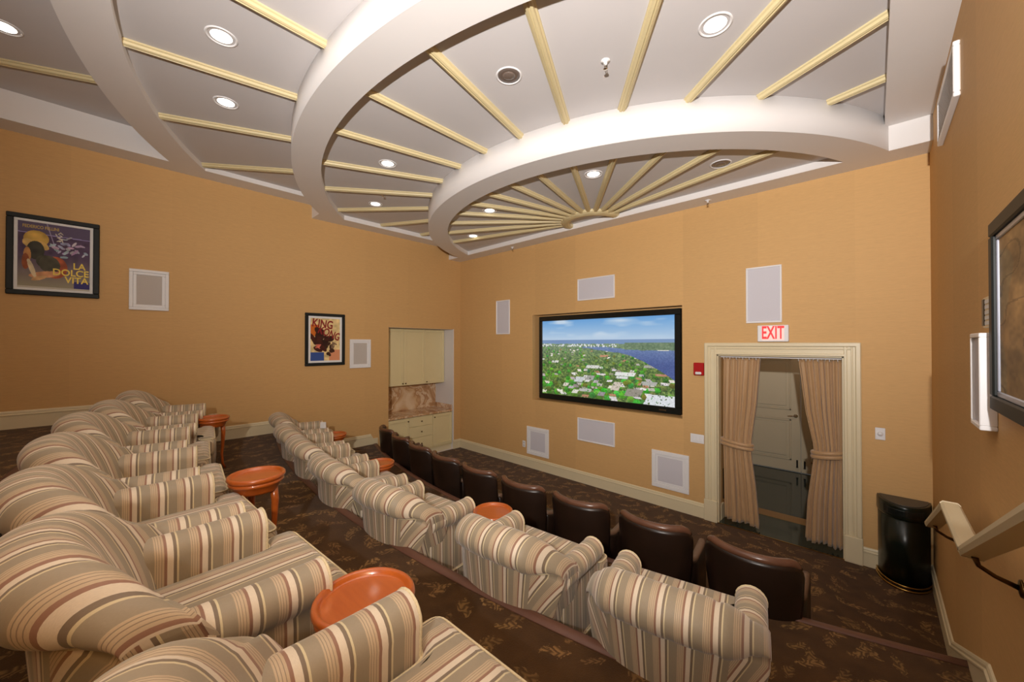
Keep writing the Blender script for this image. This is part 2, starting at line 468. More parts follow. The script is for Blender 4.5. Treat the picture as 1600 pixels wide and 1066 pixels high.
light('lobby_fill', 'POINT', (-.9, 7.0, 2.45), 9, (1, .9, .75), shadow_soft_size=.12)  # unseen fill light, added to brighten the door at the back
door = empty('door_1', (0, 0, 0), kind='structure')
box('door_frame', DOORP, door, -1.92, -1.86, 8.24, 8.34, 0, 2.20, .005); box('door_frame', DOORP, door, -.02, .04, 8.24, 8.34, 0, 2.20, .005)
box('door_frame', DOORP, door, -1.92, .04, 8.24, 8.34, 2.14, 2.22, .005)
for i, (x0, x1) in enumerate(((-1.857, -.943), (-.937, -.023))):
    lf = MB(); lf.bbox(x0, x1, 8.30, 8.345, .01, 2.135, .004)
    leaf = lf.build('door_leaf', DOORP, door)
    for z0, z1 in ((.20, .92), (1.08, 1.98)):
        pm = MB()
        a, b_, c_, d_ = x0 + .13, x1 - .13, z0, z1
        for q in ((a, b_, c_, c_ + .03), (a, b_, d_ - .03, d_), (a, a + .03, c_, d_), (b_ - .03, b_, c_, d_)): pm.bbox(q[0], q[1], 8.288, 8.301, q[2], q[3], .006)
        pm.bbox(a + .07, b_ - .07, 8.290, 8.301, c_ + .07, d_ - .07, .01)
        pm.build('panel', DOORP, leaf)
    if i == 0:
        h = MB(); h.lathe([(.0, 0), (.03, 0), (.032, .008), (.012, .012), (.012, .05), (0, .05)], 16)
        hb = h.build('handle_rose', CHROME, leaf, (-1.01, 8.30, .985), (radians(90), 0, 0))
        MB().tube([(-1.01, 8.255, .985), (-1.05, 8.25, .985), (-1.12, 8.25, .978)], [.012, .011, .008], 8).build('lever_handle', CHROME, leaf)
    xb = x1 - .05 if i == 0 else x0 + .05
    bm_ = MB(); bm_.bbox(xb - .012, xb + .012, 8.285, 8.301, .10, .22, .003); bm_.lathe([(0, 0), (.012, .002), (.012, .02), (0, .022)], 10, xb, 8.287, .20); bm_.lathe([(0, 0), (.016, .002), (.016, .02), (0, .022)], 10, xb, 8.287, .085)
    bm_.build('floor_bolt', BLACK, leaf)

# ---- door casing with plinths
cas = empty('trim_1', (0, 0, 0), kind='structure')
def casing_run(name, x0, x1, z0, z1, vertical, inner_sign):
    m = MB()
    if vertical:
        o, i = (x0, x1) if inner_sign > 0 else (x1, x0)
        d = inner_sign
        m.bbox(o, i, YF - .018, YF, z0, z1, .003)
        m.bbox(o, o + d * .045, YF - .040, YF, z0, z1, .008)
        m.bbox(o + d * .062, o + d * .078, YF - .027, YF, z0, z1, .005)
        m.bbox(i - d * .028, i, YF - .026, YF, z0, z1, .005)
    else:
        m.bbox(x0, x1, YF - .0175, YF, z0, z1, .003)
        m.bbox(x0, x1, YF - .041, YF, z1 - .045, z1, .008)
        m.bbox(x0 + .062, x1 - .062, YF - .0275, YF, z1 - .078, z1 - .062, .005)
        m.bbox(x0 + .115, x1 - .115, YF - .0265, YF, z0, z0 + .028, .005)
    return m.build(name, CREAM, cas)
casing_run('jamb_casing', -1.590, DX0, .27, 2.262, True, 1)
casing_run('jamb_casing', DX1, -.100, .27, 2.262, True, -1)
casing_run('head_casing', -1.590, -.100, DZ, 2.2625, False, 1)
box('plinth_block', CREAM, cas, -1.598, DX0 + .004, YF - .045, YF, 0, .272, .006); box('plinth_block', CREAM, cas, DX1 - .004, -.094, YF - .045, YF, 0, .272, .006)
jm = MB(); jm.box(DX0, DX0 + .014, YF, YF + .10, .0, DZ); jm.box(DX1 - .014, DX1, YF, YF + .10, .0, DZ); jm.box(DX0, DX1, YF, YF + .10, DZ - .014, DZ); jm.build('jamb_lining', CREAM, cas)
jb = MB(); jb.box(DX0, DX0 + .018, YF + .10, YF + .22, 0, .19); jb.build('jamb_baseboard', CREAM, cas)

# ---- baseboards
BP = [(0, 0), (.017, 0), (.017, .135), (.022, .140), (.022, .150), (.014, .158), (.014, .172), (.009, .183), (0, .188)]
def base_run(m, p0, p1, nrm, z0=0, z1=None):
    z1 = z0 if z1 is None else z1
    rings = []
    for p, z in ((p0, z0), (p1, z1)):
        rings.append([(p[0] + nrm[0] * a, p[1] + nrm[1] * a, z + b) for a, b in BP])
    m.loft(rings, smooth=False)
m = MB(); base_run(m, (XL, YF), (-1.598, YF), (0, -1)); base_run(m, (-.094, YF), (XR, YF), (0, -1))
tag(m.build('baseboard_front', CREAM), kind='structure')
m = MB()
n1, n2, n3 = nose_y(1, XL), nose_y(2, XL), nose_y(3, XL)
base_run(m, (XL, YB), (XL, n3 + .01), (1, 0), TIER[3]); base_run(m, (XL, n3), (XL, n2 + .01), (1, 0), TIER[2]); base_run(m, (XL, n2), (XL, n1 - .10), (1, 0), TIER[1])
base_run(m, (XL, 5.10), (XL, YF), (1, 0), 0)
m.loft([[(XL, n1 - .10, TIER[1]), (XL + .02, n1 - .10, TIER[1]), (XL + .02, n1 - .10, TIER[1] + .18), (XL, n1 - .10, TIER[1] + .188)],
        [(XL, n1 + .16, -.0), (XL + .02, n1 + .16, -.0), (XL + .02, n1 + .16, .15), (XL, n1 + .16, .158)]], smooth=False)
m.box(XL, XL + .017, n1 - .10, n1 + .03, .0, TIER[1] + .1)
m.box(XL, XL + .017, n1 + .02, 3.60, 0, .155)
tag(m.build('baseboard_left', CREAM), kind='structure')
m = MB()
zs = EYE
prof_pts = [(5.3, 0, .0), (4.04, 0, .0), (2.86, .553, .553), (2.30, .553, .553), (1.45, 1.02, 1.02), (.9, 1.02, 1.02)]
for (ya, za, _), (yb, zb, _) in zip(prof_pts, prof_pts[1:]):
    base_run(m, (XR, ya), (XR, yb), (-1, 0), za, zb)
for (ya, za, _), (yb, zb, _) in zip(prof_pts[1:], prof_pts[2:]):   # the skirt below the sloping moulding
    i = [m.vert(XR - .0165, ya, 0), m.vert(XR - .0165, yb, 0), m.vert(XR - .0165, yb, zb + .02), m.vert(XR - .0165, ya, za + .02)]
    m.face(i)
tag(m.build('baseboard_right', CREAM), kind='structure')

# ------------------------------------------------------------------ ceiling: three stepped rings, panels and ribs
ceil = MB()
def clampx(x, y): return (min(max(x, XL), XR), y)
def disc(radius, n=160):
    """half disc towards the room, clipped to the walls"""
    pts = []
    for k in range(n + 1):
        a = pi + pi * k / n
        x, y = CX + radius * cos(a), CY + radius * sin(a)
        if x < XL - 1e-6 or x > XR + 1e-6 or y > YF: continue
        pts.append((x, y))
    a, b = pts[0], pts[-1]
    out = []
    if a[1] < YF - .02 and a[0] > XL + .0: out.append((XL, a[1]))
    out += pts
    if b[1] < YF - .02: out.append((XR, b[1]))
    top = [(XR if b[1] < YF - .02 else b[0], YF), (XL if a[1] < YF - .02 else a[0], YF)]
    return out + top
for k in range(3):
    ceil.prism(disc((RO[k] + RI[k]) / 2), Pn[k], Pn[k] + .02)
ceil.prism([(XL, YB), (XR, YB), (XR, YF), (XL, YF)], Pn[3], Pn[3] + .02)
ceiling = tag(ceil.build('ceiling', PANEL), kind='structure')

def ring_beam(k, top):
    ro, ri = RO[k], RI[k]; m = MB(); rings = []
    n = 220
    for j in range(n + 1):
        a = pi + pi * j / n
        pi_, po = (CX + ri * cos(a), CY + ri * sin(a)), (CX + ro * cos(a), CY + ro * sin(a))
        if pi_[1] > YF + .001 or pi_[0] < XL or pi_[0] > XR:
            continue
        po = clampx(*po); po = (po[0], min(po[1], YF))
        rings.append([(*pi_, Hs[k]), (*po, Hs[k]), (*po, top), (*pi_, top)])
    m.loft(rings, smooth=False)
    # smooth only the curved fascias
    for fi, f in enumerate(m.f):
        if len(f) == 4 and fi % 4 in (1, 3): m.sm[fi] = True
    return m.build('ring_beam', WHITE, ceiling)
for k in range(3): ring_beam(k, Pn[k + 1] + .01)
ys = [SF]
for k in (1, 2): ys.append(CY - sqrt(RO[k] ** 2 - (CX - SL) ** 2))
def soffit(x0, x1, y0, y1, z, top): return box('soffit', WHITE, ceiling, x0, x1, y0, y1, z, top)
E1 = .0007
soffit(XL, XR, SF, YF, Hs[0] + E1, Pn[1] + .05)
for x0, x1 in ((XL, SL), (SR, XR)):
    soffit(x0, x1, ys[1], SF, Hs[1] + E1, Pn[2] + .05)
    soffit(x0, x1, YB, ys[1], Hs[2] + E1, Pn[3] + .05)

# ribs radiating from the rosette
RC = (-3.08, 5.0)
def rib(a, r0, r1, z, w=.075):
    d = (sin(a), -cos(a)); n = (cos(a), sin(a))
    prof = [(-w / 2, .004), (-w / 2, -.012), (-w * .36, -.018), (-w * .30, -.034), (-w * .10, -.040), (-w * .06, -.033), (w * .06, -.033), (w * .10, -.040), (w * .30, -.034), (w * .36, -.018), (w / 2, -.012), (w / 2, .004)]
    m = MB()
    m.loft([[(RC[0] + d[0] * r + n[0] * p, RC[1] + d[1] * r + n[1] * p, z + q) for p, q in prof] for r in (r0, r1)], smooth=False)
    m.build('rib', RIBM, ceiling)
def hit(a, radius):
    """distance along the rib direction from RC to the circle"""
    dx, dy = sin(a), -cos(a); ex, ey = RC[0] - CX, RC[1] - CY
    b = dx * ex + dy * ey; c = ex * ex + ey * ey - radius ** 2
    return -b + sqrt(b * b - c)
def limit(a, r):
    """stop at the side soffits"""
    if sin(a) > 1e-4: r = min(r, (SR - RC[0]) / sin(a))
    if sin(a) < -1e-4: r = min(r, (SL - RC[0]) / sin(a))
    return r
for j in range(-6, 7):
    a = radians(12.5 * j + .6)
    rib(a, .36, hit(a, RI[0]) + .01, Pn[0], .07)
    for k in (1, 2, 3):
        r0 = hit(a, RO[k - 1]) - .01; r1 = limit(a, hit(a, RI[k]) if k < 3 else 9.6)
        if r1 - r0 > .15 and (k < 3 or abs(j) < 6): rib(a, r0, min(r1 + .01, 8.4), Pn[k], .08)
# half-round rosette where the ribs meet
rings = []
for j in range(29):
    a = pi + pi * j / 28
    c = (cos(a), sin(a))
    sc = 1 + .035 * abs(sin(7 * (a - pi)))
    rings.append([(RC[0] + c[0] * r, RC[1] - .0 + c[1] * r, Pn[0] + z) for r, z in ((.33, 0), (.33, -.045), (.36, -.060), (.40, -.062), (.43 * sc, -.05), (.455 * sc, -.030), (.46 * sc, 0))])
m = MB(); m.loft(rings, smooth=False); m.build('rosette', RIBM, ceiling)

# ---- downlights
def downlight(x, y, z, lit, label):
    r = .088
    t = empty('downlight', (x, y, z), 0, label, 'ceiling light', 'recessed ceiling lights')
    m = MB(); m.lathe([(r + .014, .004), (r + .014, -.003), (r + .006, -.007), (r, -.004), (r - .008, .012), (r - .01, .028), (r + .014, .028)], 40, closed=True); m.build('trim_ring', PLATE, t)
    if lit:
        MB().lathe([(0, .0), (r * .5, -.0015), (r - .004, .001), (r - .004, .012), (0, .012)], 40).build('lens', LAMP, t)
        light('downlight_lamp', 'SPOT', (x, y, z - .03), DOWN_W, (1, .86, .68), spot_size=radians(112), spot_blend=.9, shadow_soft_size=.08)
    else:
        MB().lathe([(0, -.002), (r * .7, -.0025), (r - .003, -.0015), (r - .003, .012), (0, .012)], 40).build('reflector', DARKREFL, t)
        b = MB(); b.lathe([(0, -.012), (.020, -.011), (.038, -.008), (.050, -.003), (.050, .004), (0, .005)], 28); b.build('bulb', BULBG, t)
DL = [(-3.54, .57, 2, 1, 'lit round downlight above the left rear, largest in the third ceiling bay'),
      (-4.48, .76, 2, 1, 'lit round downlight in the third ceiling bay, directly below the larger one'),
      (-5.04, -.59, 3, 1, 'lit downlight cut by the photo\'s left edge in the outermost ceiling bay'),
      (-2.07, 2.15, 1, 0, 'unlit dark-reflector downlight in the broad second ceiling bay'),
      (-.75, 2.74, 1, 1, 'big lit downlight at the upper right of the second ceiling bay'),
      (-4.11, 2.23, 1, 1, 'lit downlight in the second bay, just left of the inner ring'),
      (-5.43, 2.75, 1, 1, 'lit downlight in the second bay near the left wall'),
      (-3.91, 3.67, 0, 1, 'lit downlight in the innermost bay, overlapping a rib, second from the left wall'),
      (-5.04, 4.34, 0, 1, 'lit downlight in the innermost bay nearest the front left corner'),
      (-2.24, 3.67, 0, 1, 'lit downlight in the innermost bay right above the rosette'),
      (-1.15, 4.37, 0, 0, 'unlit grey downlight between two ribs at the right of the innermost bay')]
for x, y, k, lit, lab in DL: downlight(x, y, Pn[k], lit, lab)
# the rest of the symmetric layout, behind and above the photographer
for x, y in ((-1.7, .76), (-3.6, -2.6), (-2.6, -1.4), (-5.0, -2.4), (-1.0, -2.4)):
    light('downlight_lamp', 'SPOT', (x, y, Pn[2] - .03), DOWN_W, (1, .86, .68), spot_size=radians(112), spot_blend=.9, shadow_soft_size=.08)

def sprinkler(x, y, z, label):
    t = empty('sprinkler', (x, y, z), 0, label, 'sprinkler', 'ceiling sprinklers')
    MB().lathe([(0, 0), (.034, 0), (.034, -.004), (.014, -.008), (.012, -.03), (0, -.03)], 20).build('escutcheon', PLATE, t)
    m = MB(); m.tube([(0, -.012, -.028), (0, -.016, -.045), (0, 0, -.06)], .003, 6); m.tube([(0, .012, -.028), (0, .016, -.045), (0, 0, -.06)], .003, 6); m.build('yoke', CHROME, t)
    MB().lathe([(0, -.058), (.017, -.060), (.017, -.063), (0, -.064)], 16).build('deflector', CHROME, t)
sprinkler(-1.44, 2.53, Pn[1], 'small chrome sprinkler in the broad white bay left of the big lit downlight')
sprinkler(-4.92, 2.60, Pn[1], 'small sprinkler in the second bay between two lit downlights at the left')
sprinkler(-1.505, 5.15, Hs[0], 'small sprinkler under the front soffit above the doorway side')
sprinkler(-4.87, 5.15, Hs[0], 'small sprinkler under the front soffit left of the screen')

# ------------------------------------------------------------------ wall fittings
FW = lambda z: EYE + z
def fpanel(x0, x1, z0, z1, wide, label, dpt=.02, name='wall_speaker'):
    """flush speaker grille on the front wall"""
    t = empty(name, ((x0 + x1) / 2, YF, (z0 + z1) / 2), 0, label, 'speaker', 'white in-wall speakers')
    w, h = (x1 - x0) / 2, (z1 - z0) / 2; b = .055 if wide else .018
    m = MB()
    for q in ((-w, w, h - b, h), (-w, w, -h, -h + b), (-w, -w + b, -h + b, h - b), (w - b, w, -h + b, h - b)): m.bbox(q[0], q[1], -dpt, 0, q[2], q[3], .004)
    if wide:
        i = b + .001; e = .028
        for q in ((-w + i, w - i, h - i - e, h - i), (-w + i, w - i, -h + i, -h + i + e), (-w + i, -w + i + e, -h + i + e, h - i - e), (w - i - e, w - i, -h + i + e, h - i - e)): m.bbox(q[0], q[1], -dpt * .6, 0, q[2], q[3], .002)
        b = i + e
    m.build('frame', PLATE, t)
    box('grille', GRILLE, t, -w + b, w - b, -dpt * .45, 0, -h + b, h - b)
fpanel(-3.53, -2.862, FW(.708), FW(1.062), 0, 'wide white speaker grille centred above the television')
fpanel(-3.534, -2.866, FW(-1.563), FW(-1.195), 0, 'wide white speaker grille centred below the television')
fpanel(-5.44, -5.071, FW(.194), FW(.856), 0, 'narrow upright white speaker grille left of the television')
fpanel(-1.122, -.765, FW(.252), FW(.914), 0, 'upright white speaker grille above the exit sign')
fpanel(-4.633, -4.129, FW(-1.996), FW(-1.494), 1, 'square white-framed speaker low on the wall below the television\'s left end')
fpanel(-2.292, -1.789, FW(-1.990), FW(-1.479), 1, 'square white-framed speaker low on the wall beside the doorway casing')

def lpanel(y0, y1, z0, z1, label):
    t = empty('wall_speaker', (XL, (y0 + y1) / 2, (z0 + z1) / 2), 0, label, 'speaker', 'white in-wall speakers')
    w, h = (y1 - y0) / 2, (z1 - z0) / 2
    m = MB()
    for b, dp, o in ((.035, .026, 0), (.032, .018, .035)):
        for q in ((-w + o, w - o, h - o - b, h - o), (-w + o, w - o, -h + o, -h + o + b), (-w + o, -w + o + b, -h + o + b, h - o - b), (w - o - b, w - o, -h + o + b, h - o - b)): m.bbox(0, dp, q[0], q[1], q[2], q[3], .004)
    m.build('frame', PLATE, t)
    box('grille', GRILLEW, t, 0, .010, -w + .067, w - .067, -h + .067, h - .067)
lpanel(.170, .533, FW(.423), FW(.924), 'white framed speaker on the left wall beside the purple poster')
lpanel(2.867, 3.243, FW(-.416), FW(.085), 'small white framed speaker between the red poster and the cabinet niche')

# exit sign
t = empty('exit_sign', (-.85, YF, FW(.124)), 0, 'white exit sign with red letters above the curtained doorway', 'sign')
m = MB(); m.bbox(-.15, .15, -.045, 0, -.095, .095, .006); m.build('housing', PLATE, t)
box('face_panel', EXITPINK, t, -.105, .108, -.0465, -.044, -.078, .082)
text_mesh('lettering', 'EXIT', .205, EXITRED, t, (.0, -.0475, .003), (radians(90), 0, 0), .52, .001)
t2 = t
for ch in list(bpy.data.objects):
    if ch.name.startswith('lettering') and ch.parent == t: ch.data.transform(Matrix.Scale(1, 4))
# fire alarm
t = empty('fire_alarm', (-1.657, YF, FW(-.322)), 0, 'red fire alarm strobe on the wall left of the doorway', 'fire alarm')
MB().bbox(-.063, .063, -.045, 0, -.082, .082, .008).build('body', RED, t)
MB().bbox(-.038, .038, -.062, -.040, -.070, -.035, .01).build('strobe_lens', PLATE, t)
# switches, outlet
t = empty('light_switch', (-1.688, YF, FW(-1.232)), 0, 'white triple switch plate left of the doorway casing', 'switch')
MB().bbox(-.084, .084, -.007, 0, -.058, .058, .004).build('plate', PLATE, t)
for x in (-.046, 0, .046): MB().bbox(x - .016, x + .016, -.012, -.005, -.033, .033, .003).build('toggle', PLATE, t)
t = empty('dimmer_switch', (.036, YF, FW(-.893)), 0, 'single white dimmer plate on the wall between doorway and right corner', 'switch')
MB().bbox(-.037, .037, -.007, 0, -.060, .060, .004).build('plate', PLATE, t)
m = MB(); m.lathe([(.0, 0), (.022, 0), (.020, .014), (0, .016)], 20); m.build('knob', PLATE, t, (0, -.006, 0), (radians(90), 0, 0))
t = empty('wall_outlet', (-4.712, YF, FW(-1.84)), 0, 'small white outlet left of the low square speaker', 'outlet')
MB().bbox(-.036, .036, -.006, 0, -.058, .058, .003).build('plate', PLATE, t)
for z in (-.024, .024): MB().bbox(-.014, .014, -.010, -.004, z - .014, z + .014, .004).build('socket', GRILLEW, t)

# ------------------------------------------------------------------ television
def painted(name, w, h, img, mat, parent, loc, rot):
    """flat colour print on a dense grid, facing local -y"""
    ny, nx = img.shape[:2]
    xs = np.linspace(-w / 2, w / 2, nx + 1); zs = np.linspace(h / 2, -h / 2, ny + 1)
    X, Z = np.meshgrid(xs, zs)
    v = np.stack([X.ravel(), np.zeros(X.size), Z.ravel()], 1)
    i = (np.arange(ny)[:, None] * (nx + 1) + np.arange(nx)[None]).ravel()
    f = np.stack([i, i + nx + 1, i + nx + 2, i + 1], 1)
    me = bpy.data.meshes.new(name)
    me.vertices.add(len(v)); me.vertices.foreach_set('co', v.ravel())
    me.loops.add(len(f) * 4); me.loops.foreach_set('vertex_index', f.ravel().astype(np.int32))
    me.polygons.add(len(f)); me.polygons.foreach_set('loop_start', (np.arange(len(f)) * 4).astype(np.int32))
    me.update(calc_edges=True)
    ca = me.color_attributes.new('Col', 'FLOAT_COLOR', 'CORNER')
    c = img.reshape(-1, 3) / 255.0
    c = np.where(c <= .04045, c / 12.92, ((c + .055) / 1.055) ** 2.4)
    c = np.repeat(np.c_[c, np.ones(len(c))], 4, 0)
    ca.data.foreach_set('color', c.ravel().astype(np.float32))
    me.materials.append(mat)
    o = bpy.data.objects.new(name, me); COL.objects.link(o); o.parent = parent; o.location = loc; o.rotation_euler = rot
    return o
rng = np.random.default_rng(5)
def vnoise(nx, ny, cx, cy, seed):
    g = np.random.default_rng(seed).random((cy + 2, cx + 2))
    x = np.linspace(0, cx, nx, endpoint=False); y = np.linspace(0, cy, ny, endpoint=False)
    xi, yi = x.astype(int), y.astype(int); fx, fy = x - xi, y - yi
    fx = fx * fx * (3 - 2 * fx); fy = fy * fy * (3 - 2 * fy)
    a = g[yi][:, xi]; b = g[yi][:, xi + 1]; c = g[yi + 1][:, xi]; d = g[yi + 1][:, xi + 1]
    return (a * (1 - fx) + b * fx) * (1 - fy[:, None]) + (c * (1 - fx) + d * fx) * fy[:, None]
def aerial():
    nx, ny = 360, 206
    Y, X = np.mgrid[0:ny, 0:nx]; x = X / nx; y = Y / ny
    img = np.zeros((ny, nx, 3))
    def mix(a, b, t): return np.array(a)[None, None] * (1 - t[..., None]) + np.array(b)[None, None] * t[..., None]
    img[:] = mix((92, 160, 226), (190, 214, 238), np.clip(y / .27, 0, 1))
    cl = vnoise(nx, ny, 5, 14, 1) * .6 + vnoise(nx, ny, 12, 30, 2) * .4
    cm = np.clip((cl - .5) * 3.2, 0, 1) * np.clip((.26 - y) / .1, 0, 1)
    img = img * (1 - cm[..., None] * .75) + np.array((226, 236, 246)) * cm[..., None] * .75
    hz = .262
    sea = (y > hz) & (y < .32); img[sea] = mix((106, 140, 190), (120, 152, 196), vnoise(nx, ny, 6, 40, 3))[sea]
    land = y > .305 + .01 * vnoise(nx, ny, 40, 2, 4)
    g = vnoise(nx, ny, 90, 60, 6) * .5 + vnoise(nx, ny, 180, 110, 7) * .5
    gr = mix((46, 78, 34), (140, 168, 74), np.clip((g - .25) * 1.8, 0, 1))
    haze = np.clip(1 - (y - .3) / .35, 0, 1) ** 1.4 * .55
    gr = gr * (1 - haze[..., None]) + np.array((150, 172, 168)) * haze[..., None]
    img[land] = gr[land]
    for k in range(230):       # tree crowns, larger towards the bottom
        py = .36 + .64 * rng.random() ** .8; px = rng.random()
        s = .006 + .034 * (py - .3) ** 1.3; m = ((x - px) / s) ** 2 + ((y - py) / (s * 1.5)) ** 2 < 1 + .8 * (g - .5)
        c = np.array((36 + 60 * rng.random(), 84 + 70 * rng.random(), 22 + 26 * rng.random()))
        sh = np.clip(1.15 - (y - py + .2 * (x - px)) / s * .22, .6, 1.3)
        img[m] = (c * sh[..., None] * (.75 + .5 * g[..., None]))[m]
    for k in range(95):       # white and grey roofs
        py = .38 + .6 * rng.random(); px = rng.random()
        w = .006 + .034 * (py - .33) ** 1.2; h = w * (.55 + .5 * rng.random()); sk = rng.uniform(-.6, .6)
        m = (abs(x - px + sk * (y - py)) < w) & (abs(y - py) < h)
        v = rng.choice([235, 225, 190, 150, 246]); c = np.array((v, v - rng.uniform(0, 14), v - rng.uniform(0, 30)))
        if rng.random() < .1: c = np.array((190, 130, 96))
        m2 = m & (g > .3)
        img[m2] = c
    for (px, py, w, h, c) in ((.44, .60, .05, .018, (222, 222, 214)), (.33, .77, .035, .035, (206, 210, 212)), (.68, .67, .07, .02, (236, 236, 232)), (.66, .71, .04, .014, (226, 228, 226)), (.12, .55, .03, .014, (230, 228, 220)), (.62, .82, .03, .05, (214, 200, 182)), (.74, .88, .055, .045, (150, 142, 128)), (.84, .76, .05, .022, (176, 176, 168)), (.92, .94, .10, .06, (226, 230, 236)), (.42, .74, .03, .03, (168, 166, 160)), (.53, .46, .03, .012, (204, 140, 104)), (.93, .66, .05, .012, (190, 128, 100)), (.86, .57, .05, .014, (170, 168, 156)), (.38, .9, .05, .02, (190, 190, 182))):
        m = (abs(x - px + .3 * (y - py)) < w) & (abs(y - py) < h) & (g > .28); img[m] = c
    # the river and the far bank
    shore = .365 + .045 * np.clip((x - .40) / .2, 0, 1) + .30 * np.clip((x - .62) / .38, 0, 1) ** 1.5 + .008 * vnoise(nx, ny, 30, 1, 8)
    upper = .345 + .035 * np.clip((x - .52) / .2, 0, 1)
    water = (y < shore) & (y > upper) & (x > .36)
    img[water] = mix((104, 130, 180), (64, 84, 148), np.clip((y - .35) / .2, 0, 1))[water]
    far = (x > .68) & (y > .30) & (y < .395) & (y < .395 - .02 * vnoise(nx, ny, 20, 1, 9)); img[far] = (mix((74, 104, 74), (134, 156, 120), g))[far]
    for k in range(80):
        px = rng.random() * .62; py = .318 + .03 * rng.random()
        m = (abs(x - px) < .004) & (abs(y - py) < .008 * rng.random() + .004); img[m] = (232, 234, 236)
    m = (x > .895) & (x < .965) & (abs(y - .385) < .006); img[m] = (214, 214, 206)
    img += (vnoise(nx, ny, 180, 103, 12)[..., None] - .5) * 26 * (y > .33)[..., None]
    lum = img.mean(2, keepdims=True); img = lum + (img - lum) * .92
    img = img * .90 + 16
    return np.clip(img, 0, 255)
TX0, TX1, TZ0, TZ1 = -4.440, -1.930, EYE - .975, EYE + .497
TY = YF + .13
t = empty('television', ((TX0 + TX1) / 2, TY, (TZ0 + TZ1) / 2), 0, 'large wall television in black bezel showing a coastal town from above', 'television')
w, h = (TX1 - TX0) / 2, (TZ1 - TZ0) / 2
m = MB()
for q in ((-w, w, h - .085, h), (-w, w, -h, -h + .095), (-w, -w + .075, -h + .095, h - .085), (w - .085, w, -h + .095, h - .085)): m.bbox(q[0], q[1], -.03, .05, q[2], q[3], .006)
m.build('bezel', BLACK, t)
box('rear_case', BLACKF, t, -w + .03, w - .03, .02, .066, -h + .03, h - .03)
painted('screen', 2 * w - .16, 2 * h - .18, aerial(), SCREEN, t, (-.005, -.016, .005), (0, 0, 0))
box('maker_badge', CHROME, t, w - .30, w - .20, -.033, -.029, -h + .035, -h + .055)

# ------------------------------------------------------------------ framed pictures
GOLDP = plain('yellow_print_ink', srgb(232, 200, 30), .4, var=.05); MAROON = plain('crimson_print_ink', srgb(140, 20, 28), .4, var=.05); OCHREP = plain('ochre_print_ink', srgb(190, 160, 70), .4)
def blob(img, cx, cy, rx, ry, col, rot=0, x=None, y=None, soft=None):
    dx, dy = x - cx, y - cy
    a, b = dx * cos(rot) + dy * sin(rot), -dx * sin(rot) + dy * cos(rot)
    m = (a / rx) ** 2 + (b / ry) ** 2 < 1
    img[m] = np.array(col) * (.85 + .3 * soft[m][:, None] if soft is not None else 1)
def poster_purple():
    nx, ny = 150, 176; Y, X = np.mgrid[0:ny, 0:nx]; x = X / nx; y = Y / ny
    n = vnoise(nx, ny, 14, 16, 21)
    img = np.array((84, 66, 92)) * (.9 + .25 * n[..., None])
    t = np.clip((y - .45) / .5, 0, 1)[..., None]; img = img * (1 - t) + np.array((158, 150, 128)) * t
    img[(y < .17)] = np.array((96, 84, 110)); img[abs(y - .16 - .02 * x) < .007] = (150, 140, 190)
    img[abs((x - .42) - (y - .12) * .33) < .006 + 0 * y] = np.where((y < .42)[abs((x - .42) - (y - .12) * .33) < .006][:, None], (170, 160, 190), img[abs((x - .42) - (y - .12) * .33) < .006])
    B = lambda *a: blob(img, *a, x=x, y=y, soft=n)
    B(.24, .24, .17, .12, (206, 168, 84)); B(.14, .32, .09, .06, (214, 180, 110), .4); B(.33, .34, .09, .05, (210, 176, 104), .6)
    B(.23, .42, .12, .14, (64, 62, 52)); B(.40, .60, .17, .11, (74, 72, 58), .3); B(.12, .50, .05, .12, (196, 140, 84)); B(.10, .60, .05, .12, (150, 84, 52))
    B(.50, .66, .17, .17, (176, 92, 60), .5); B(.42, .62, .15, .13, (88, 84, 68), .4); B(.36, .78, .22, .05, (206, 150, 108), -.15); B(.18, .70, .035, .15, (214, 196, 160), -.35); B(.28, .84, .11, .03, (214, 170, 120), -.3)
    for k in range(26):
        B(.72 + .12 * rng.normal(), .34 + .07 * rng.normal(), .03 + .04 * rng.random(), .012 + .012 * rng.random(), (150 + 50 * rng.random(), 146 + 40 * rng.random(), 190), rng.uniform(-.9, .6))
    for k in range(9): B(.56 + .02 * rng.normal(), .20 + .04 * rng.normal(), .03, .008, (214, 206, 190), rng.uniform(0, 3))
    img[(x > .76) & (y > .86)] = (62, 56, 120); img[(y > .97)] = (196, 190, 176)
    return np.clip(img, 0, 255)
def poster_red():
    nx, ny = 120, 176; Y, X = np.mgrid[0:ny, 0:nx]; x = X / nx; y = Y / ny
    n = vnoise(nx, ny, 12, 18, 31)
    img = np.array((222, 196, 140)) * (.88 + .25 * n[..., None])
    img[(x < .30) & (y > .15) & (y < .42)] = (206, 110, 40)
    img[(y > .80) & (x < .45)] = (60, 84, 150); img[(y > .74) & (x > .62)] = (222, 150, 110)
    B = lambda *a: blob(img, *a, x=x, y=y, soft=n)
    for k in range(20): B(.34 + .14 * rng.normal(), .52 + .10 * rng.normal(), .10 + .06 * rng.random(), .05 + .04 * rng.random(), (58 + 20 * rng.random(), 34, 26), rng.uniform(-1, 1))
    for k in range(8): B(.60 + .08 * rng.normal(), .72 + .07 * rng.normal(), .07, .04, (70, 44, 32), rng.uniform(-1, 1))
    for k in range(5): B(.22 + .1 * rng.random(), .62 + .06 * rng.random(), .09, .016, (206, 110, 90), rng.uniform(-.3, .5))
    for k in range(7): B(.72 + .12 * rng.random(), .58 + .1 * rng.random(), .06, .02, (120, 96, 76), rng.uniform(-1, 1))
    return np.clip(img, 0, 255)
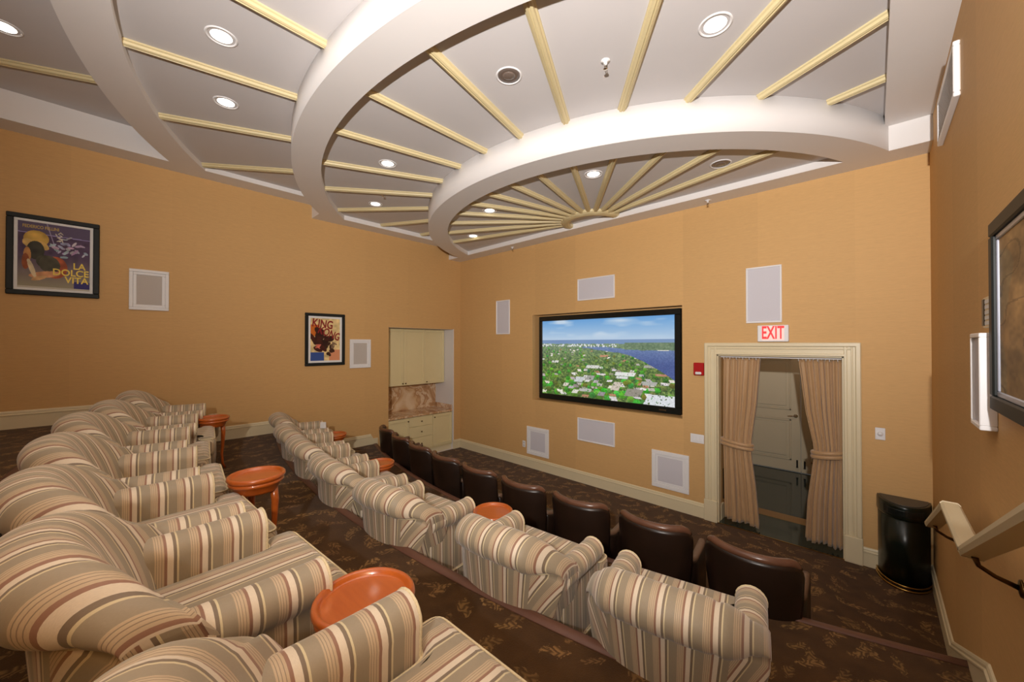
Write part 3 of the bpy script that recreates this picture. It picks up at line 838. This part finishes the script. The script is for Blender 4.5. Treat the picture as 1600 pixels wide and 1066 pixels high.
def sepia():
    nx, ny = 110, 130; Y, X = np.mgrid[0:ny, 0:nx]; x = X / nx; y = Y / ny
    n = vnoise(nx, ny, 5, 5, 41) * .5 + vnoise(nx, ny, 14, 16, 42) * .3 + vnoise(nx, ny, 40, 44, 43) * .2
    img = np.array((150, 122, 84)) * (.62 + .8 * n[..., None])
    m = abs(vnoise(nx, ny, 7, 6, 44) - .5) < .03; img[m] *= .82
    m = vnoise(nx, ny, 4, 5, 45) > .64; img[m] = img[m] * np.array((.95, 1.02, 1.1))
    return np.clip(img, 0, 255)
def frame_ring(m, w, h, b, d0, d1, bev=.006):
    for q in ((-w, w, h - b, h), (-w, w, -h, -h + b), (-w, -w + b, -h + b, h - b), (w - b, w, -h + b, h - b)): m.bbox(q[0], q[1], d0, d1, q[2], q[3], bev)
def picture(name, loc, rz, w, h, b, matw, img, label, liner=PAPER, cat='picture', frame=BLACKF):
    t = empty(name, loc, rz, label, cat)
    m = MB(); frame_ring(m, w / 2, h / 2, b, -.032, 0); m.build('frame', frame, t)
    m = MB(); frame_ring(m, w / 2 - b, h / 2 - b, matw, -.020, 0, .003); m.build('mat_border', liner, t)
    painted('print', w - 2 * b - 2 * matw, h - 2 * b - 2 * matw, img, PRINT, t, (0, -.014, 0), (0, 0, 0))
    return t
p1 = picture('framed_poster', (XL, -.407, FW(.961)), radians(90), .665, .862, .05, .026, poster_purple(), 'black framed purple and gold film poster high on the left wall')
rt = (radians(90), 0, 0)
for s, x, z in (('LA', .176, -.085), ('DOLCE', .115, -.165), ('VITA', .158, -.245)):
    text_mesh('lettering', s, .098, GOLDP, p1, (x - .0, -.0155, z), rt, .84, .0006)
text_mesh('lettering', 'FEDERICO FELLINI', .046, OCHREP, p1, (-.10, -.0155, .305), rt, .68, .0006)
p2 = picture('framed_poster', (XL, 2.464, FW(.077)), radians(90), .628, .855, .048, .034, poster_red(), 'black framed crimson and ochre film poster on the left wall beside a small speaker')
a = text_mesh('lettering', 'KING', .185, MAROON, p2, (-.045, -.0155, .25), (radians(90), radians(7), 0), .74, .0006)
a = text_mesh('lettering', 'KONG', .175, MAROON, p2, (.06, -.0155, .095), (radians(90), radians(22), 0), .70, .0006)
p3 = picture('framed_picture', (XR, 1.90, FW(.118)), radians(-90), 1.38, .79, .06, .022, sepia(), 'large dark framed sepia picture with silver liner on the right wall', LINER)

# white cabinet frame and small tan board between vent and picture, right wall
t = empty('wall_display_box', (XR, 2.76, FW(-.165)), radians(-90), 'slim white framed wall box partly behind the sepia picture', 'wall box')
m = MB(); frame_ring(m, .11, .215, .02, -.052, 0, .003); m.build('frame', PLATE, t)
box('front_panel', GRILLE, t, -.09, .09, -.040, 0, -.195, .195)
t = empty('thermostat_board', (XR, 2.72, FW(.145)), radians(-90), 'small beige notice board above the white wall box', 'notice board')
box('board', CREAM, t, -.085, .085, -.020, 0, -.07, .07, .004)
for k in range(5): box('slip', PAPER, t, -.02, .075, -.023, -.019, -.058 + k * .024, -.042 + k * .024)
box('panel', GREYLID, t, -.075, -.035, -.024, -.019, -.06, .06)

# return-air vent, right wall
t = empty('air_vent', (XR, 3.945, FW(1.68)), radians(-90), 'white louvred return air vent high on the right wall', 'vent')
m = MB(); frame_ring(m, .41, .17, .028, -.030, 0, .004); m.build('frame', PLATE, t)
box('backing', GREYLID, t, -.385, .385, -.006, 0, -.145, .145)
for k in range(13):
    z = -.132 + k * .022; s = MB(); s.loft([[(x, -.008, z + .008), (x, -.024, z - .006), (x, -.025, z - .003), (x, -.009, z + .011)] for x in (-.384, .384)], smooth=False); s.build('slat', PLATE, t)

# ------------------------------------------------------------------ handrail on the right wall
t = empty('handrail', (0, 0, 0), 0, 'cream painted stepped handrail on brass brackets along the right wall', 'handrail')
RXc = .275
path = [(3.80, FW(-1.205)), (2.955, FW(-.825)), (2.36, FW(-.825)), (1.30, FW(-.31)), (.7, FW(-.31))]
for (ya, za), (yb, zb) in zip(path, path[1:]):
    d = Vector((0, yb - ya, zb - za)).normalized(); nrm = Vector((0, -d.z, d.y)) * -1
    if nrm.z < 0: nrm = -nrm
    prof = [(-.036, -.006), (-.030, -.022), (.030, -.022), (.036, -.006), (.036, .008), (.026, .019), (-.026, .019), (-.036, .008)]
    ext = .012
    rings = []
    for y, z, e in ((ya, za, -ext), (yb, zb, ext)):
        rings.append([(RXc + a, y + d.y * e + nrm.y * b, z + d.z * e + nrm.z * b) for a, b in prof])
    m = MB(); m.loft(rings, smooth=False); m.build('rail', CREAM, t)
for y, z in ((3.66, FW(-1.142)), (2.30, FW(-.795))):
    z -= .024
    b = MB(); b.tube([(RXc, y, z), (RXc + .01, y, z - .03), (RXc + .05, y, z - .055), (XR - .006, y, z - .075)], [.010, .008, .008, .010], 8)
    b.build('bracket', BRONZE, t)
    b = MB(); b.lathe([(0, 0), (.032, 0), (.030, .006), (.012, .010), (0, .010)], 18); b.build('wall_rose', BRONZE, t, (XR, y, z - .075), (0, radians(-90), 0))

# ------------------------------------------------------------------ trash can
t = empty('trash_can', (.192, 5.277, 0), 0, 'black half-round waste bin with brass base band in the right corner', 'trash can')
def dring(rx, ry, z, n=30): return [(rx * cos(pi + pi * k / n), ry * sin(pi + pi * k / n), z) for k in range(n + 1)] 
def dsolid(m, prof):
    m.loft([dring(rx, ry, z) for rx, ry, z in prof], smooth=True)
m = MB(); dsolid(m, [(.178, .285, .045), (.178, .285, .66)]); m.build('body', DARKGREEN, t)
m = MB(); dsolid(m, [(.184, .292, .64), (.187, .296, .65), (.187, .296, .745), (.182, .290, .765)]); m.build('lid', DARKGREEN, t)
m = MB(); dsolid(m, [(.168, .272, .764), (.165, .268, .770)]); m.build('lid_top', GREYLID, t)
m = MB()
pts = [(.19 * cos(a), .299 * sin(a)) for a in np.linspace(pi + .75, 2 * pi - .85, 16)]
m.loft([[(x, y, .672), (x * .985, y * .985, .665), (x * .985, y * .985, .728), (x, y, .722)] for x, y in pts], smooth=False); m.build('push_flap', BLACK, t)
for z, r in ((.012, .012), (.045, .008)):
    MB().tube([(p[0], p[1], z) for p in dring(.186, .294, z)], r, 8).build('base_band', BRASS, t)

# ------------------------------------------------------------------ curtains
def curtain(label, rows, npleat, seed, tie_z):
    """rows: (z, x_left, x_right, pleat depth)"""
    rr = random.Random(seed); ph = [rr.uniform(-.5, .5) for _ in range(npleat + 2)]
    t = empty('curtain', (0, YF + .115, 0), 0, label, 'curtain', 'tan tied-back doorway curtains')
    nu = npleat * 10; rings = []
    rows = sorted(rows)
    zs = np.linspace(rows[0][0], rows[-1][0], 46)
    zz = [r[0] for r in rows]
    for z in zs:
        xl = np.interp(z, zz, [r[1] for r in rows]); xr = np.interp(z, zz, [r[2] for r in rows]); dp = np.interp(z, zz, [r[3] for r in rows])
        line = []
        for k in range(nu + 1):
            u = k / nu; i = int(u * npleat); w = ph[min(i, npleat)]
            a = .72 * dp * sin(2 * pi * npleat * u + w) + dp * .3 * sin(2 * pi * npleat * 2.3 * u + seed + z * .8)
            line.append((xl + (xr - xl) * (u + .012 * sin(2 * pi * npleat * u + 1)), a, z + (.012 * sin(11 * u + seed) if z < .2 else 0)))
        rings.append(line)
    m = MB(); m.loft(rings, closed=False, cap=False)
    o = m.build('drape', TAFFETA, t); md = o.modifiers.new('thick', 'SOLIDIFY'); md.thickness = .004; md.offset = 0
    xl = np.interp(tie_z, zz, [r[1] for r in rows]); xr = np.interp(tie_z, zz, [r[2] for r in rows])
    c = (xl + xr) / 2; hw = (xr - xl) / 2 + .012
    for dz in (-.022, .022):
        path = [(c + hw * cos(a), .075 * sin(a), tie_z + dz + .03 * cos(a) * (1 if seed == 1 else -1) * -.6) for a in np.linspace(0, 2 * pi, 28, endpoint=False)]
        MB().tube(path, .018, 8, closed=True, squash=1.3).build('tieback', TAFFETA, t)
    return t
curtain('tan taffeta curtain tied back on the left side of the doorway', [(.035, -1.400, -1.02, .040), (.5, -1.405, -1.055, .036), (.92, -1.412, -1.105, .022), (1.0, -1.414, -1.100, .020), (1.08, -1.414, -1.098, .022), (1.5, -1.412, -1.045, .030), (2.07, -1.405, -1.003, .022)], 6, 1, 1.0)
curtain('tan taffeta curtain tied back on the right side of the doorway', [(.05, -.585, -.262, .045), (.5, -.560, -.262, .040), (.96, -.505, -.262, .024), (1.04, -.500, -.260, .022), (1.12, -.505, -.260, .024), (1.5, -.575, -.258, .032), (2.07, -.635, -.252, .022)], 7, 2, 1.04)
t = empty('curtain_track', (0, 0, 0), 0, 'white curtain track with small hooks across the top of the doorway', 'curtain rail')
box('track', PLATE, t, DX0 + .015, DX1 - .015, YF + .100, YF + .130, DZ - .035, DZ - .015)
for xa, xb, n in ((-1.40, -1.01, 12), (-.63, -.255, 12)):
    for k in range(n):
        x = xa + (xb - xa) * k / (n - 1); MB().tube([(x, YF + .112, DZ - .034), (x, YF + .108, DZ - .05), (x, YF + .112, DZ - .062)], .0035, 5).build('hook', PLATE, t)

# ------------------------------------------------------------------ built-in cabinets in the niche
def shaker(m, y0, y1, z0, z1, x, d=.024, st=.06):
    m.bbox(x, x + d * .3, y0 + st * .9, y1 - st * .9, z0 + st * .9, z1 - st * .9, .002)
    for q in ((y0, y1, z1 - st, z1), (y0, y1, z0, z0 + st), (y0, y0 + st, z0 + st, z1 - st), (y1 - st, y1, z0 + st, z1 - st)): m.bbox(x, x + d, q[0], q[1], q[2], q[3], .003)
def knob(parent, x, y, z, mat=BRONZE):
    m = MB(); m.lathe([(0, 0), (.006, 0), (.006, .014), (.014, .018), (.014, .026), (0, .030)], 14); m.build('knob', mat, parent, (x, y, z), (0, radians(90), 0))
t = empty('upper_cabinet', (0, 0, 0), 0, 'cream upper cabinet with three panelled doors in the wall niche', 'cabinet')
box('body', CABM, t, -7.255, -6.925, 3.605, 5.115, 1.405, 2.56)
for i in range(3):
    y0 = 3.612 + i * .501; m = MB(); shaker(m, y0, y0 + .496, 1.41, 2.555, -6.924); d = m.build('door', CABM, t)
    knob(d, -6.900, (y0 + .467, y0 + .03, y0 + .03)[i], 1.45)
t = empty('base_cabinet', (0, 0, 0), 0, 'cream base cabinet with two doors and three drawers in the wall niche', 'cabinet')
box('body', CABM, t, -7.255, -6.645, 3.605, 5.115, .10, .802)
box('toe_kick', CREAM, t, -7.255, -6.66, 3.605, 5.115, .002, .10)
for y0, y1, ky in ((3.612, 4.062, 4.035), (4.624, 5.108, 4.652)):
    m = MB(); shaker(m, y0, y1, .13, .795, -6.644); d = m.build('door', CABM, t); knob(d, -6.620, ky, .735)
for z0, z1 in ((.605, .795), (.385, .598), (.13, .378)):
    m = MB(); m.bbox(-6.644, -6.626, 4.068, 4.618, z0, z1, .004); d = m.build('drawer', CABM, t); knob(d, -6.626, 4.343, (z0 + z1) / 2)
t = tag(box('countertop', MARBLE, None, -7.255, -6.600, 3.603, 5.117, .804, .842, .008), 'tan veined marble countertop on the niche base cabinet', 'countertop')
bs = MB(); bs.bbox(-7.258, -7.235, 3.603, 5.117, .843, 1.403, .002); bs.bbox(-7.234, -6.62, 5.097, 5.117, .843, .94, .002)
tag(bs.build('backsplash', MARBLE), 'brown veined marble backsplash between the niche cabinets', 'backsplash')

# ------------------------------------------------------------------ striped club chair
def make_club_chair():
    root = empty('club_chair', (0, 0, 0))
    # --- backrest: profile in (y,z), swept across the width
    prof = [(-.13, .34), (-.145, .44), (-.165, .54), (-.195, .64), (-.225, .72), (-.250, .78), (-.283, .832), (-.328, .862), (-.378, .862),
            (-.425, .838), (-.450, .795), (-.449, .750), (-.428, .712), (-.395, .694), (-.375, .686), (-.372, .66), (-.362, .52), (-.345, .34), (-.330, .16), (-.325, .05)]
    inner = [(-.20, .05), (-.14, .20)]
    P0 = prof + inner; P = []; tagj = []
    for i in range(len(P0)):
        a, b, c, d = (Vector(P0[(i + k) % len(P0)]) for k in (-1, 0, 1, 2))
        for q in (0, 1 / 3, 2 / 3):
            v = .5 * ((2 * b) + (c - a) * q + (2 * a - 5 * b + 4 * c - d) * q * q + (3 * b - a - 3 * c + d) * q ** 3)
            P.append((v.x, v.y)); tagj.append(i + q)
    n = len(P)
    arc = [0]
    for a, b in zip(P, P[1:]): arc.append(arc[-1] + hypot(b[0] - a[0], b[1] - a[1]))
    ns = 52; rings, uvs = [], []
    for i in range(ns + 1):
        s = -1 + 2 * i / ns; s = .55 * s + .45 * sin(s * pi / 2)
        e2 = min(1, max(0, (abs(s) - .55) / .45)); e2 = e2 * e2 * (3 - 2 * e2)
        edge = max(0, (abs(s) - .90) / .10)
        ring, uv = [], []
        drop = .115 * abs(s) ** 2.6 + .020 * edge ** 2
        fin, fout = .20 * s * s, .135 * s * s
        pleat = math.exp(-((abs(s) - .52) / .035) ** 2) * .010 + math.exp(-((abs(s) - .80) / .03) ** 2) * .010 + math.exp(-((s - .12) / .03) ** 2) * .005
        for j, (y, z) in enumerate(P):
            tz = max(0, (z - .34) / .52)
            hw = .262 + .112 * min(1, max(0, (z - .1) / .6))
            zc, yc = .775, -.355; tj = tagj[j]
            roll = 1 if 6 <= tj <= 13 else max(0, 1 - min(abs(tj - 6), abs(tj - 13)) / 2)
            k = 1 - roll * (pleat / .09 * .9)
            yy = yc + (y - yc) * k; zz = zc + (z - zc) * k
            # the roll tapers towards both ends
            lower = 1 if 4 <= tj <= 15 else 0
            if tj >= 5:
                sc = 1 - .52 * e2 * (1 if tj <= 14 else max(0, 1 - (tj - 14) / 5.0))
                yy = -.245 + (yy + .245) * (sc if tj <= 14 else 1 - (1 - sc) * .8)
                if tj <= 14: zz = .74 + (zz - .74) * sc
            x = s * hw - (.012 * edge ** 2 * (1 if s > 0 else -1))
            bl = min(1, max(0, (tj - 3.5) / 4)) if tj < 19.5 else 0
            ring.append((x, yy + (fin * (1 - bl) + fout * bl) * (.55 + .45 * tz), zz - (drop + .014) * tz))
        for j in range(n + 1):
            jj = j % n; y, z = P[jj]
            u = s * .40
            uv.append((u + .05, (arc[j] if j < n else arc[-1] + .2)))
        rings.append(ring); uvs.append(uv)
    m = MB()
    m.loft(rings, uvs=uvs, capuv=lambda p: (p[1] * .9 + p[2] * .35, p[2]))
    # mitred outside corners: stripes run slantwise there
    for fi in range(ns * n):
        i, j = divmod(fi, n); s = -1 + 2 * (i + .5) / ns; s = .55 * s + .45 * sin(s * pi / 2)
        if 42 <= j <= 57 and abs(s) > .62:
            m.uv[fi] = [(u + (1 if s > 0 else -1) * (.69 - P[jj % n][1]) * .42, v) for (u, v), jj in zip(m.uv[fi], (j, j + 1, j + 1, j))]
    back = m.build('backrest', STRIPE, root)
    # seam line under the roll
    path = [tuple(Vector(rings[i][42]) + Vector((0, -.002, -.002))) for i in range(1, ns)]
    MB().tube(path, .004, 6).build('piping', PIPING, back)
    # --- arms
    for sg in (1, -1):
        cx, cz, r = .292, .566, .066
        pr = [(.232, .28), (.230, .46)]
        for k in range(15):
            a = radians(195 - k * 17.0); pr.append((cx + r * cos(a), cz + r * sin(a)))
        pr += [(.318, .500), (.322, .47), (.324, .30), (.330, .05), (.232, .05)]
        n2 = len(pr); rg, uv = [], []
        ysec = [-.16, -.12, -.06, 0, .10, .18, .232, .246, .252]
        for yi, y in enumerate(ysec):
            k = 1 if yi < 6 else (1, 1, .975, .90)[yi - 5]
            up = .010 * max(0, (-y + .05) / .3)
            rg.append([(sg * (cx + (x - cx) * k), y, cz + (z - cz) * (k if z > .45 else 1) + (up if z > .45 else 0)) for x, z in pr])
            acc = 0; row = []
            for j in range(n2 + 1):
                row.append((y + .02, acc)); acc += .03
            uv.append(row)
        if sg < 0: rg = [list(reversed(q)) for q in rg]
        m = MB(); m.loft(rg, uvs=uv, capuv=lambda p: (p[0], p[2]))
        arm = m.build('arm', STRIPE, root)
        loop = [(sg * (cx + (x - cx) * .985), .246, cz + (z - cz) * .985) for x, z in pr[:17]]
        MB().tube(loop, .0045, 6).build('piping', PIPING, arm)
    # --- seat cushion, T-shaped
    def round_poly(pts, rad, seg=5):
        out = []; n = len(pts)
        for i in range(n):
            p0, p, p1 = Vector(pts[i - 1]), Vector(pts[i]), Vector(pts[(i + 1) % n])
            a = (p0 - p).normalized(); b = (p1 - p).normalized(); r = min(rad, (p0 - p).length * .45, (p1 - p).length * .45)
            s, e = p + a * r, p + b * r
            for k in range(seg + 1):
                q = k / seg; out.append(tuple((1 - q) ** 2 * s + 2 * q * (1 - q) * p + q * q * e))
        return out
    T = [(-.222, -.17), (.222, -.17), (.222, .258), (.332, .258), (.336, .385), (-.336, .385), (-.332, .258), (-.222, .258)]
    o = round_poly(T, .05); n3 = len(o)
    nrm = []
    for i in range(n3):
        a, b = Vector(o[i - 1]), Vector(o[(i + 1) % n3]); tt = (b - a).normalized(); nrm.append(Vector((-tt.y, tt.x)))
    lay = [(.325, .020), (.338, .006), (.365, 0), (.450, 0), (.472, .006), (.486, .020), (.494, .04)]
    rg, uv = [], []
    for z, ins in lay:
        row = []
        for p, q in zip(o, nrm):
            crown = .012 if z > .475 else 0
            row.append((p[0] + q.x * ins, p[1] + q.y * ins, z + crown * (1 - min(1, abs(p[0]) / .4))))
        rg.append(row)
        uv.append([(p[0] + .09, z) for p in row] + [(row[0][0] + .09, z)])
    m = MB(); m.loft(rg, uvs=uv, cap=False)
    top = list(range(len(m.v) - n3, len(m.v)))
    m.face(top, [(m.v[i][0] + .09, m.v[i][1]) for i in top], True)
    m.face(list(range(n3))[::-1], [(m.v[i][0], m.v[i][1]) for i in range(n3)][::-1], False)
    seat = m.build('seat_cushion', STRIPE, root)
    MB().tube([(p[0] + q.x * .006, p[1] + q.y * .006, .476) for p, q in zip(o, nrm)], .0045, 6, closed=True).build('piping', PIPING, seat)
    # --- base and skirt
    m = MB(); m.bbox(-.320, .320, -.14, .335, .12, .335, .02)
    for i, f in enumerate(m.f): m.uv[i] = [(m.v[k][0] + .09, m.v[k][2]) for k in f]
    m.build('base', STRIPE, root)
    sk = round_poly([(-.262, -.312), (.262, -.312), (.338, -.10), (.340, .350), (-.340, .350), (-.338, -.10)], .03, 3)
    rg, uv = [], []
    for z, e in ((.008, .012), (.10, .006), (.185, 0), (.192, -.01)):
        row = [(p[0] * (1 + e * 1.6), p[1] * (1 + e * 1.6), z) for p in sk]; rg.append(row)
        acc = [0]
        for i in range(len(sk)): acc.append(acc[-1] + (Vector(sk[(i + 1) % len(sk)]) - Vector(sk[i])).length)
        uv.append([(a, z) for a in acc])
    m = MB(); m.loft(rg, uvs=uv); skirt = m.build('skirt', STRIPE, root)
    MB().tube([(p[0] * 1.004, p[1] * 1.004, .188) for p in sk], .005, 6, closed=True).build('piping', PIPING, skirt)
    return root

club = make_club_chair()
index_kids(club)
ORD_B = ['seventh', 'sixth', 'fifth', 'fourth', 'third', 'second', 'first']
# (x, y of the arm fronts, turn is taken from the curve of the row)
ROW1 = [(-.675, .60, 1, 'striped rolled-arm club chair cut off by the photo\'s bottom edge, nearest of the back row'),
        (-1.605, .475, 3, 'striped club chair of the back row behind the nearest round table, seat fully in view'),
        (-2.33, .405, 2, 'striped club chair of the back row just before the middle table, third from the bottom'),
        (-3.09, .395, -6, 'striped club chair at the centre of the back row, just past the middle table'),
        (-3.945, .445, -8, 'striped club chair of the back row, third from the left wall'),
        (-4.685, .59, -8, 'striped club chair of the back row, second from the left wall'),
        (-5.48, .75, -10, 'striped club chair of the back row standing next to the left wall')]
ROW2 = [(-.725, 2.085, 10.7, 'striped club chair at the right end of the middle row, its whole back showing'),
        (-1.53, 2.00, 5, 'striped club chair second from the right end of the middle row'),
        (-2.54, 1.87, 6, 'striped club chair third from the right end of the middle row, beyond a round table'),
        (-3.37, 1.86, -3, 'striped club chair at the centre of the middle row'),
        (-4.22, 1.93, -6, 'striped club chair of the middle row, third from the left wall'),
        (-4.97, 2.02, -9, 'striped club chair of the middle row, second from the left wall'),
        (-5.83, 2.19, -13, 'striped club chair of the middle row standing at the left wall')]
first = True
for row, tier, grp in ((ROW1, 2, 'striped club chairs of the back row'), (ROW2, 1, 'striped club chairs of the middle row')):
    for x, ya, deg, lab in row:
        o = club if first else copy_tree(club)
        first = False
        a = radians(deg)
        o.location = (x + .25 * sin(a), ya - .25 * cos(a), TIER[tier] + .004); o.rotation_euler = (0, 0, a)
        tag(o, lab, 'armchair', grp)

# ------------------------------------------------------------------ leather tub chair
def make_leather_chair():
    root = empty('leather_chair', (0, 0, 0))
    def plan(th, off=0, lean=0, zz=.8):
        tp = .86 + .14 * min(1, zz / .7)
        rx, ry = .322 * tp + off, .26 + off
        return (rx * sin(th), -ry * cos(th) - lean)
    TH = radians(66)
    # section through the wall: (offset from shell line, z)
    sec = [(-.055, .30), (-.060, .55), (-.062, .74), (-.060, .800), (0.0, .812), (.006, .78), (.004, .60), (-.004, .35), (-.014, .12), (-.05, .12)]
    n = len(sec); rings = []
    for i in range(31):
        th = -TH + 2 * TH * i / 30; e = abs(th) / TH
        d = .05 * max(0, (e - .72) / .28) ** 2
        rings.append([(*plan(th, o, .06 * max(0, z - .2), z), z - (d if z > .5 else 0)) for o, z in sec])
    m = MB(); m.loft(rings); back = m.build('backrest', LEATHER, root)
    path = []
    for i in range(31):
        th = -TH * .99 + 2 * TH * .99 * i / 30; e = abs(th) / TH
        d = .05 * max(0, (e - .72) / .28) ** 2
        path.append((*plan(th, -.026, .038), .822 - d))
    MB().tube(path, [.030 if 2 < i < 28 else (.022, .027, .030)[min(i, 30 - i)] for i in range(31)], 12, squash=.9).build('top_roll', LEATHERTOP, back)
    MB().tube([(0, -.25 - .06 * (z - .2) - .003, z) for z in (.14, .3, .5, .7, .79)], .0022, 5).build('centre_seam', ARMPAD, back)
    for sg in (1, -1):
        pts = []
        for i in range(13):
            q = i / 12; th = TH * .97 + (radians(95) - TH * .97) * min(1, q * 2)
            x, y = plan(th, -.050)
            if q > .5: y += (q - .5) * 2 * .27
            pts.append((sg * x, y))
        rg = []
        for i, (x, y) in enumerate(pts):
            z = .545 - .02 * sin(i / 12 * pi); q = .028
            rg.append([(x - q, y, .12), (x + q, y, .12), (x + q, y, z - .02), (x + q * .5, y, z), (x - q * .5, y, z), (x - q, y, z - .02)])
        m = MB(); m.loft(rg); arm = m.build('arm', LEATHER, root)
        MB().tube([(x, y, .556 - .02 * sin(i / 12 * pi)) for i, (x, y) in enumerate(pts)], .030, 10, squash=.75).build('arm_pad', ARMPAD, arm)
    MB().bbox(-.225, .225, -.17, .29, .30, .43, .035).build('seat_cushion', LEATHER, root, smooth=True)
    MB().bbox(-.235, .235, -.18, .27, .12, .30, .01).build('seat_base', LEATHER, root)
    for sx in (-.2, .2):
        for sy in (-.17, .22): MB().tube([(sx, sy, .13), (sx * 1.02, sy * 1.02, .002)], [.022, .014], 8).build('leg', WOODDARK, root)
    return root
leather = make_leather_chair()
index_kids(leather)
names9 = ['at the right end of the front row beside the bin', 'second from the right end of the front row', 'third from the right end of the front row', 'fourth from the right end of the front row',
          'in the middle of the front row, fifth from either end', 'fourth from the left end of the front row', 'third from the left end of the front row', 'second from the left end of the front row', 'at the left end of the front row beside the cabinet niche']
for i, nm in enumerate(names9):
    x = -.63 - i * .672
    o = leather if i == 0 else copy_tree(leather)
    a = atan2(x - TC[0], 12.0) * (.15 if i == 0 else .6 if i == 1 else 1)
    yt = 2.83 + (x + 3.1) ** 2 / (44 if i == 0 else 30 if i == 1 else 26)
    o.location = (x - .27 * sin(a) * 1, yt + .27, .002); o.rotation_euler = (0, 0, a)
    tag(o, 'brown leather tub chair ' + nm, 'armchair', 'leather tub chairs of the front row')

# ------------------------------------------------------------------ round side tables
def make_table():
    root = empty('side_table', (0, 0, 0))
    top = MB().lathe([(0, .550), (.110, .550), (.122, .550), (.1225, .550), (.127, .556), (.131, .565), (.139, .570), (.147, .564), (.149, .552), (.142, .542), (.128, .537), (0, .537)], 48).build('tray_top', CHERRY, root)
    MB().lathe([(0, .539), (.132, .539), (.140, .534), (.141, .524), (.134, .516), (.120, .508), (.112, .480), (.104, .468), (0, .468)], 48).build('apron', CHERRY, root)
    for k in range(3):
        a = 2 * pi * k / 3 + .5
        c, s = cos(a), sin(a)
        path = [(.088, .48), (.096, .40), (.092, .28), (.084, .16), (.092, .06), (.112, .010)]
        MB().tube([(r * c, r * s, z) for r, z in path], [.022, .021, .016, .013, .012, .013], 10).build('leg', CHERRY, root)
    return root
tab = make_table(); index_kids(tab)
TABS = [(-1.135, .545, 2, 'round orange wood side table in the foreground between two striped chairs'),
        (-2.66, .61, 2, 'round orange wood side table halfway along the back row'),
        (-5.06, .76, 2, 'round side table of the back row nearest the left wall'),
        (-2.06, 1.97, 1, 'round side table half hidden behind the second striped chair of the middle row'),
        (-3.76, 1.96, 1, 'round side table at the centre of the middle row'),
        (-5.40, 2.16, 1, 'round side table of the middle row nearest the left wall')]
for i, (x, y, k, lab) in enumerate(TABS):
    o = tab if i == 0 else copy_tree(tab)
    o.location = (x, y, TIER[k] + .003); o.rotation_euler = (0, 0, (0, .6, 1.2, .4, 2, 3)[i])
    tag(o, lab, 'side table', 'round wooden side tables')

# white folded card standing on a chair arm of the middle row
m = MB(); m.loft([[(-.045, y, .0), (-.04, y, .08), (.04, y, .085), (.045, y, .0)] for y in (-.004, .004)], smooth=False)
tag(m.build('paper_card', PAPER, None, (-5.56, 2.06, TIER[1] + .636), (0, 0, .6)), 'small white card on the arm of a middle row chair', 'paper')
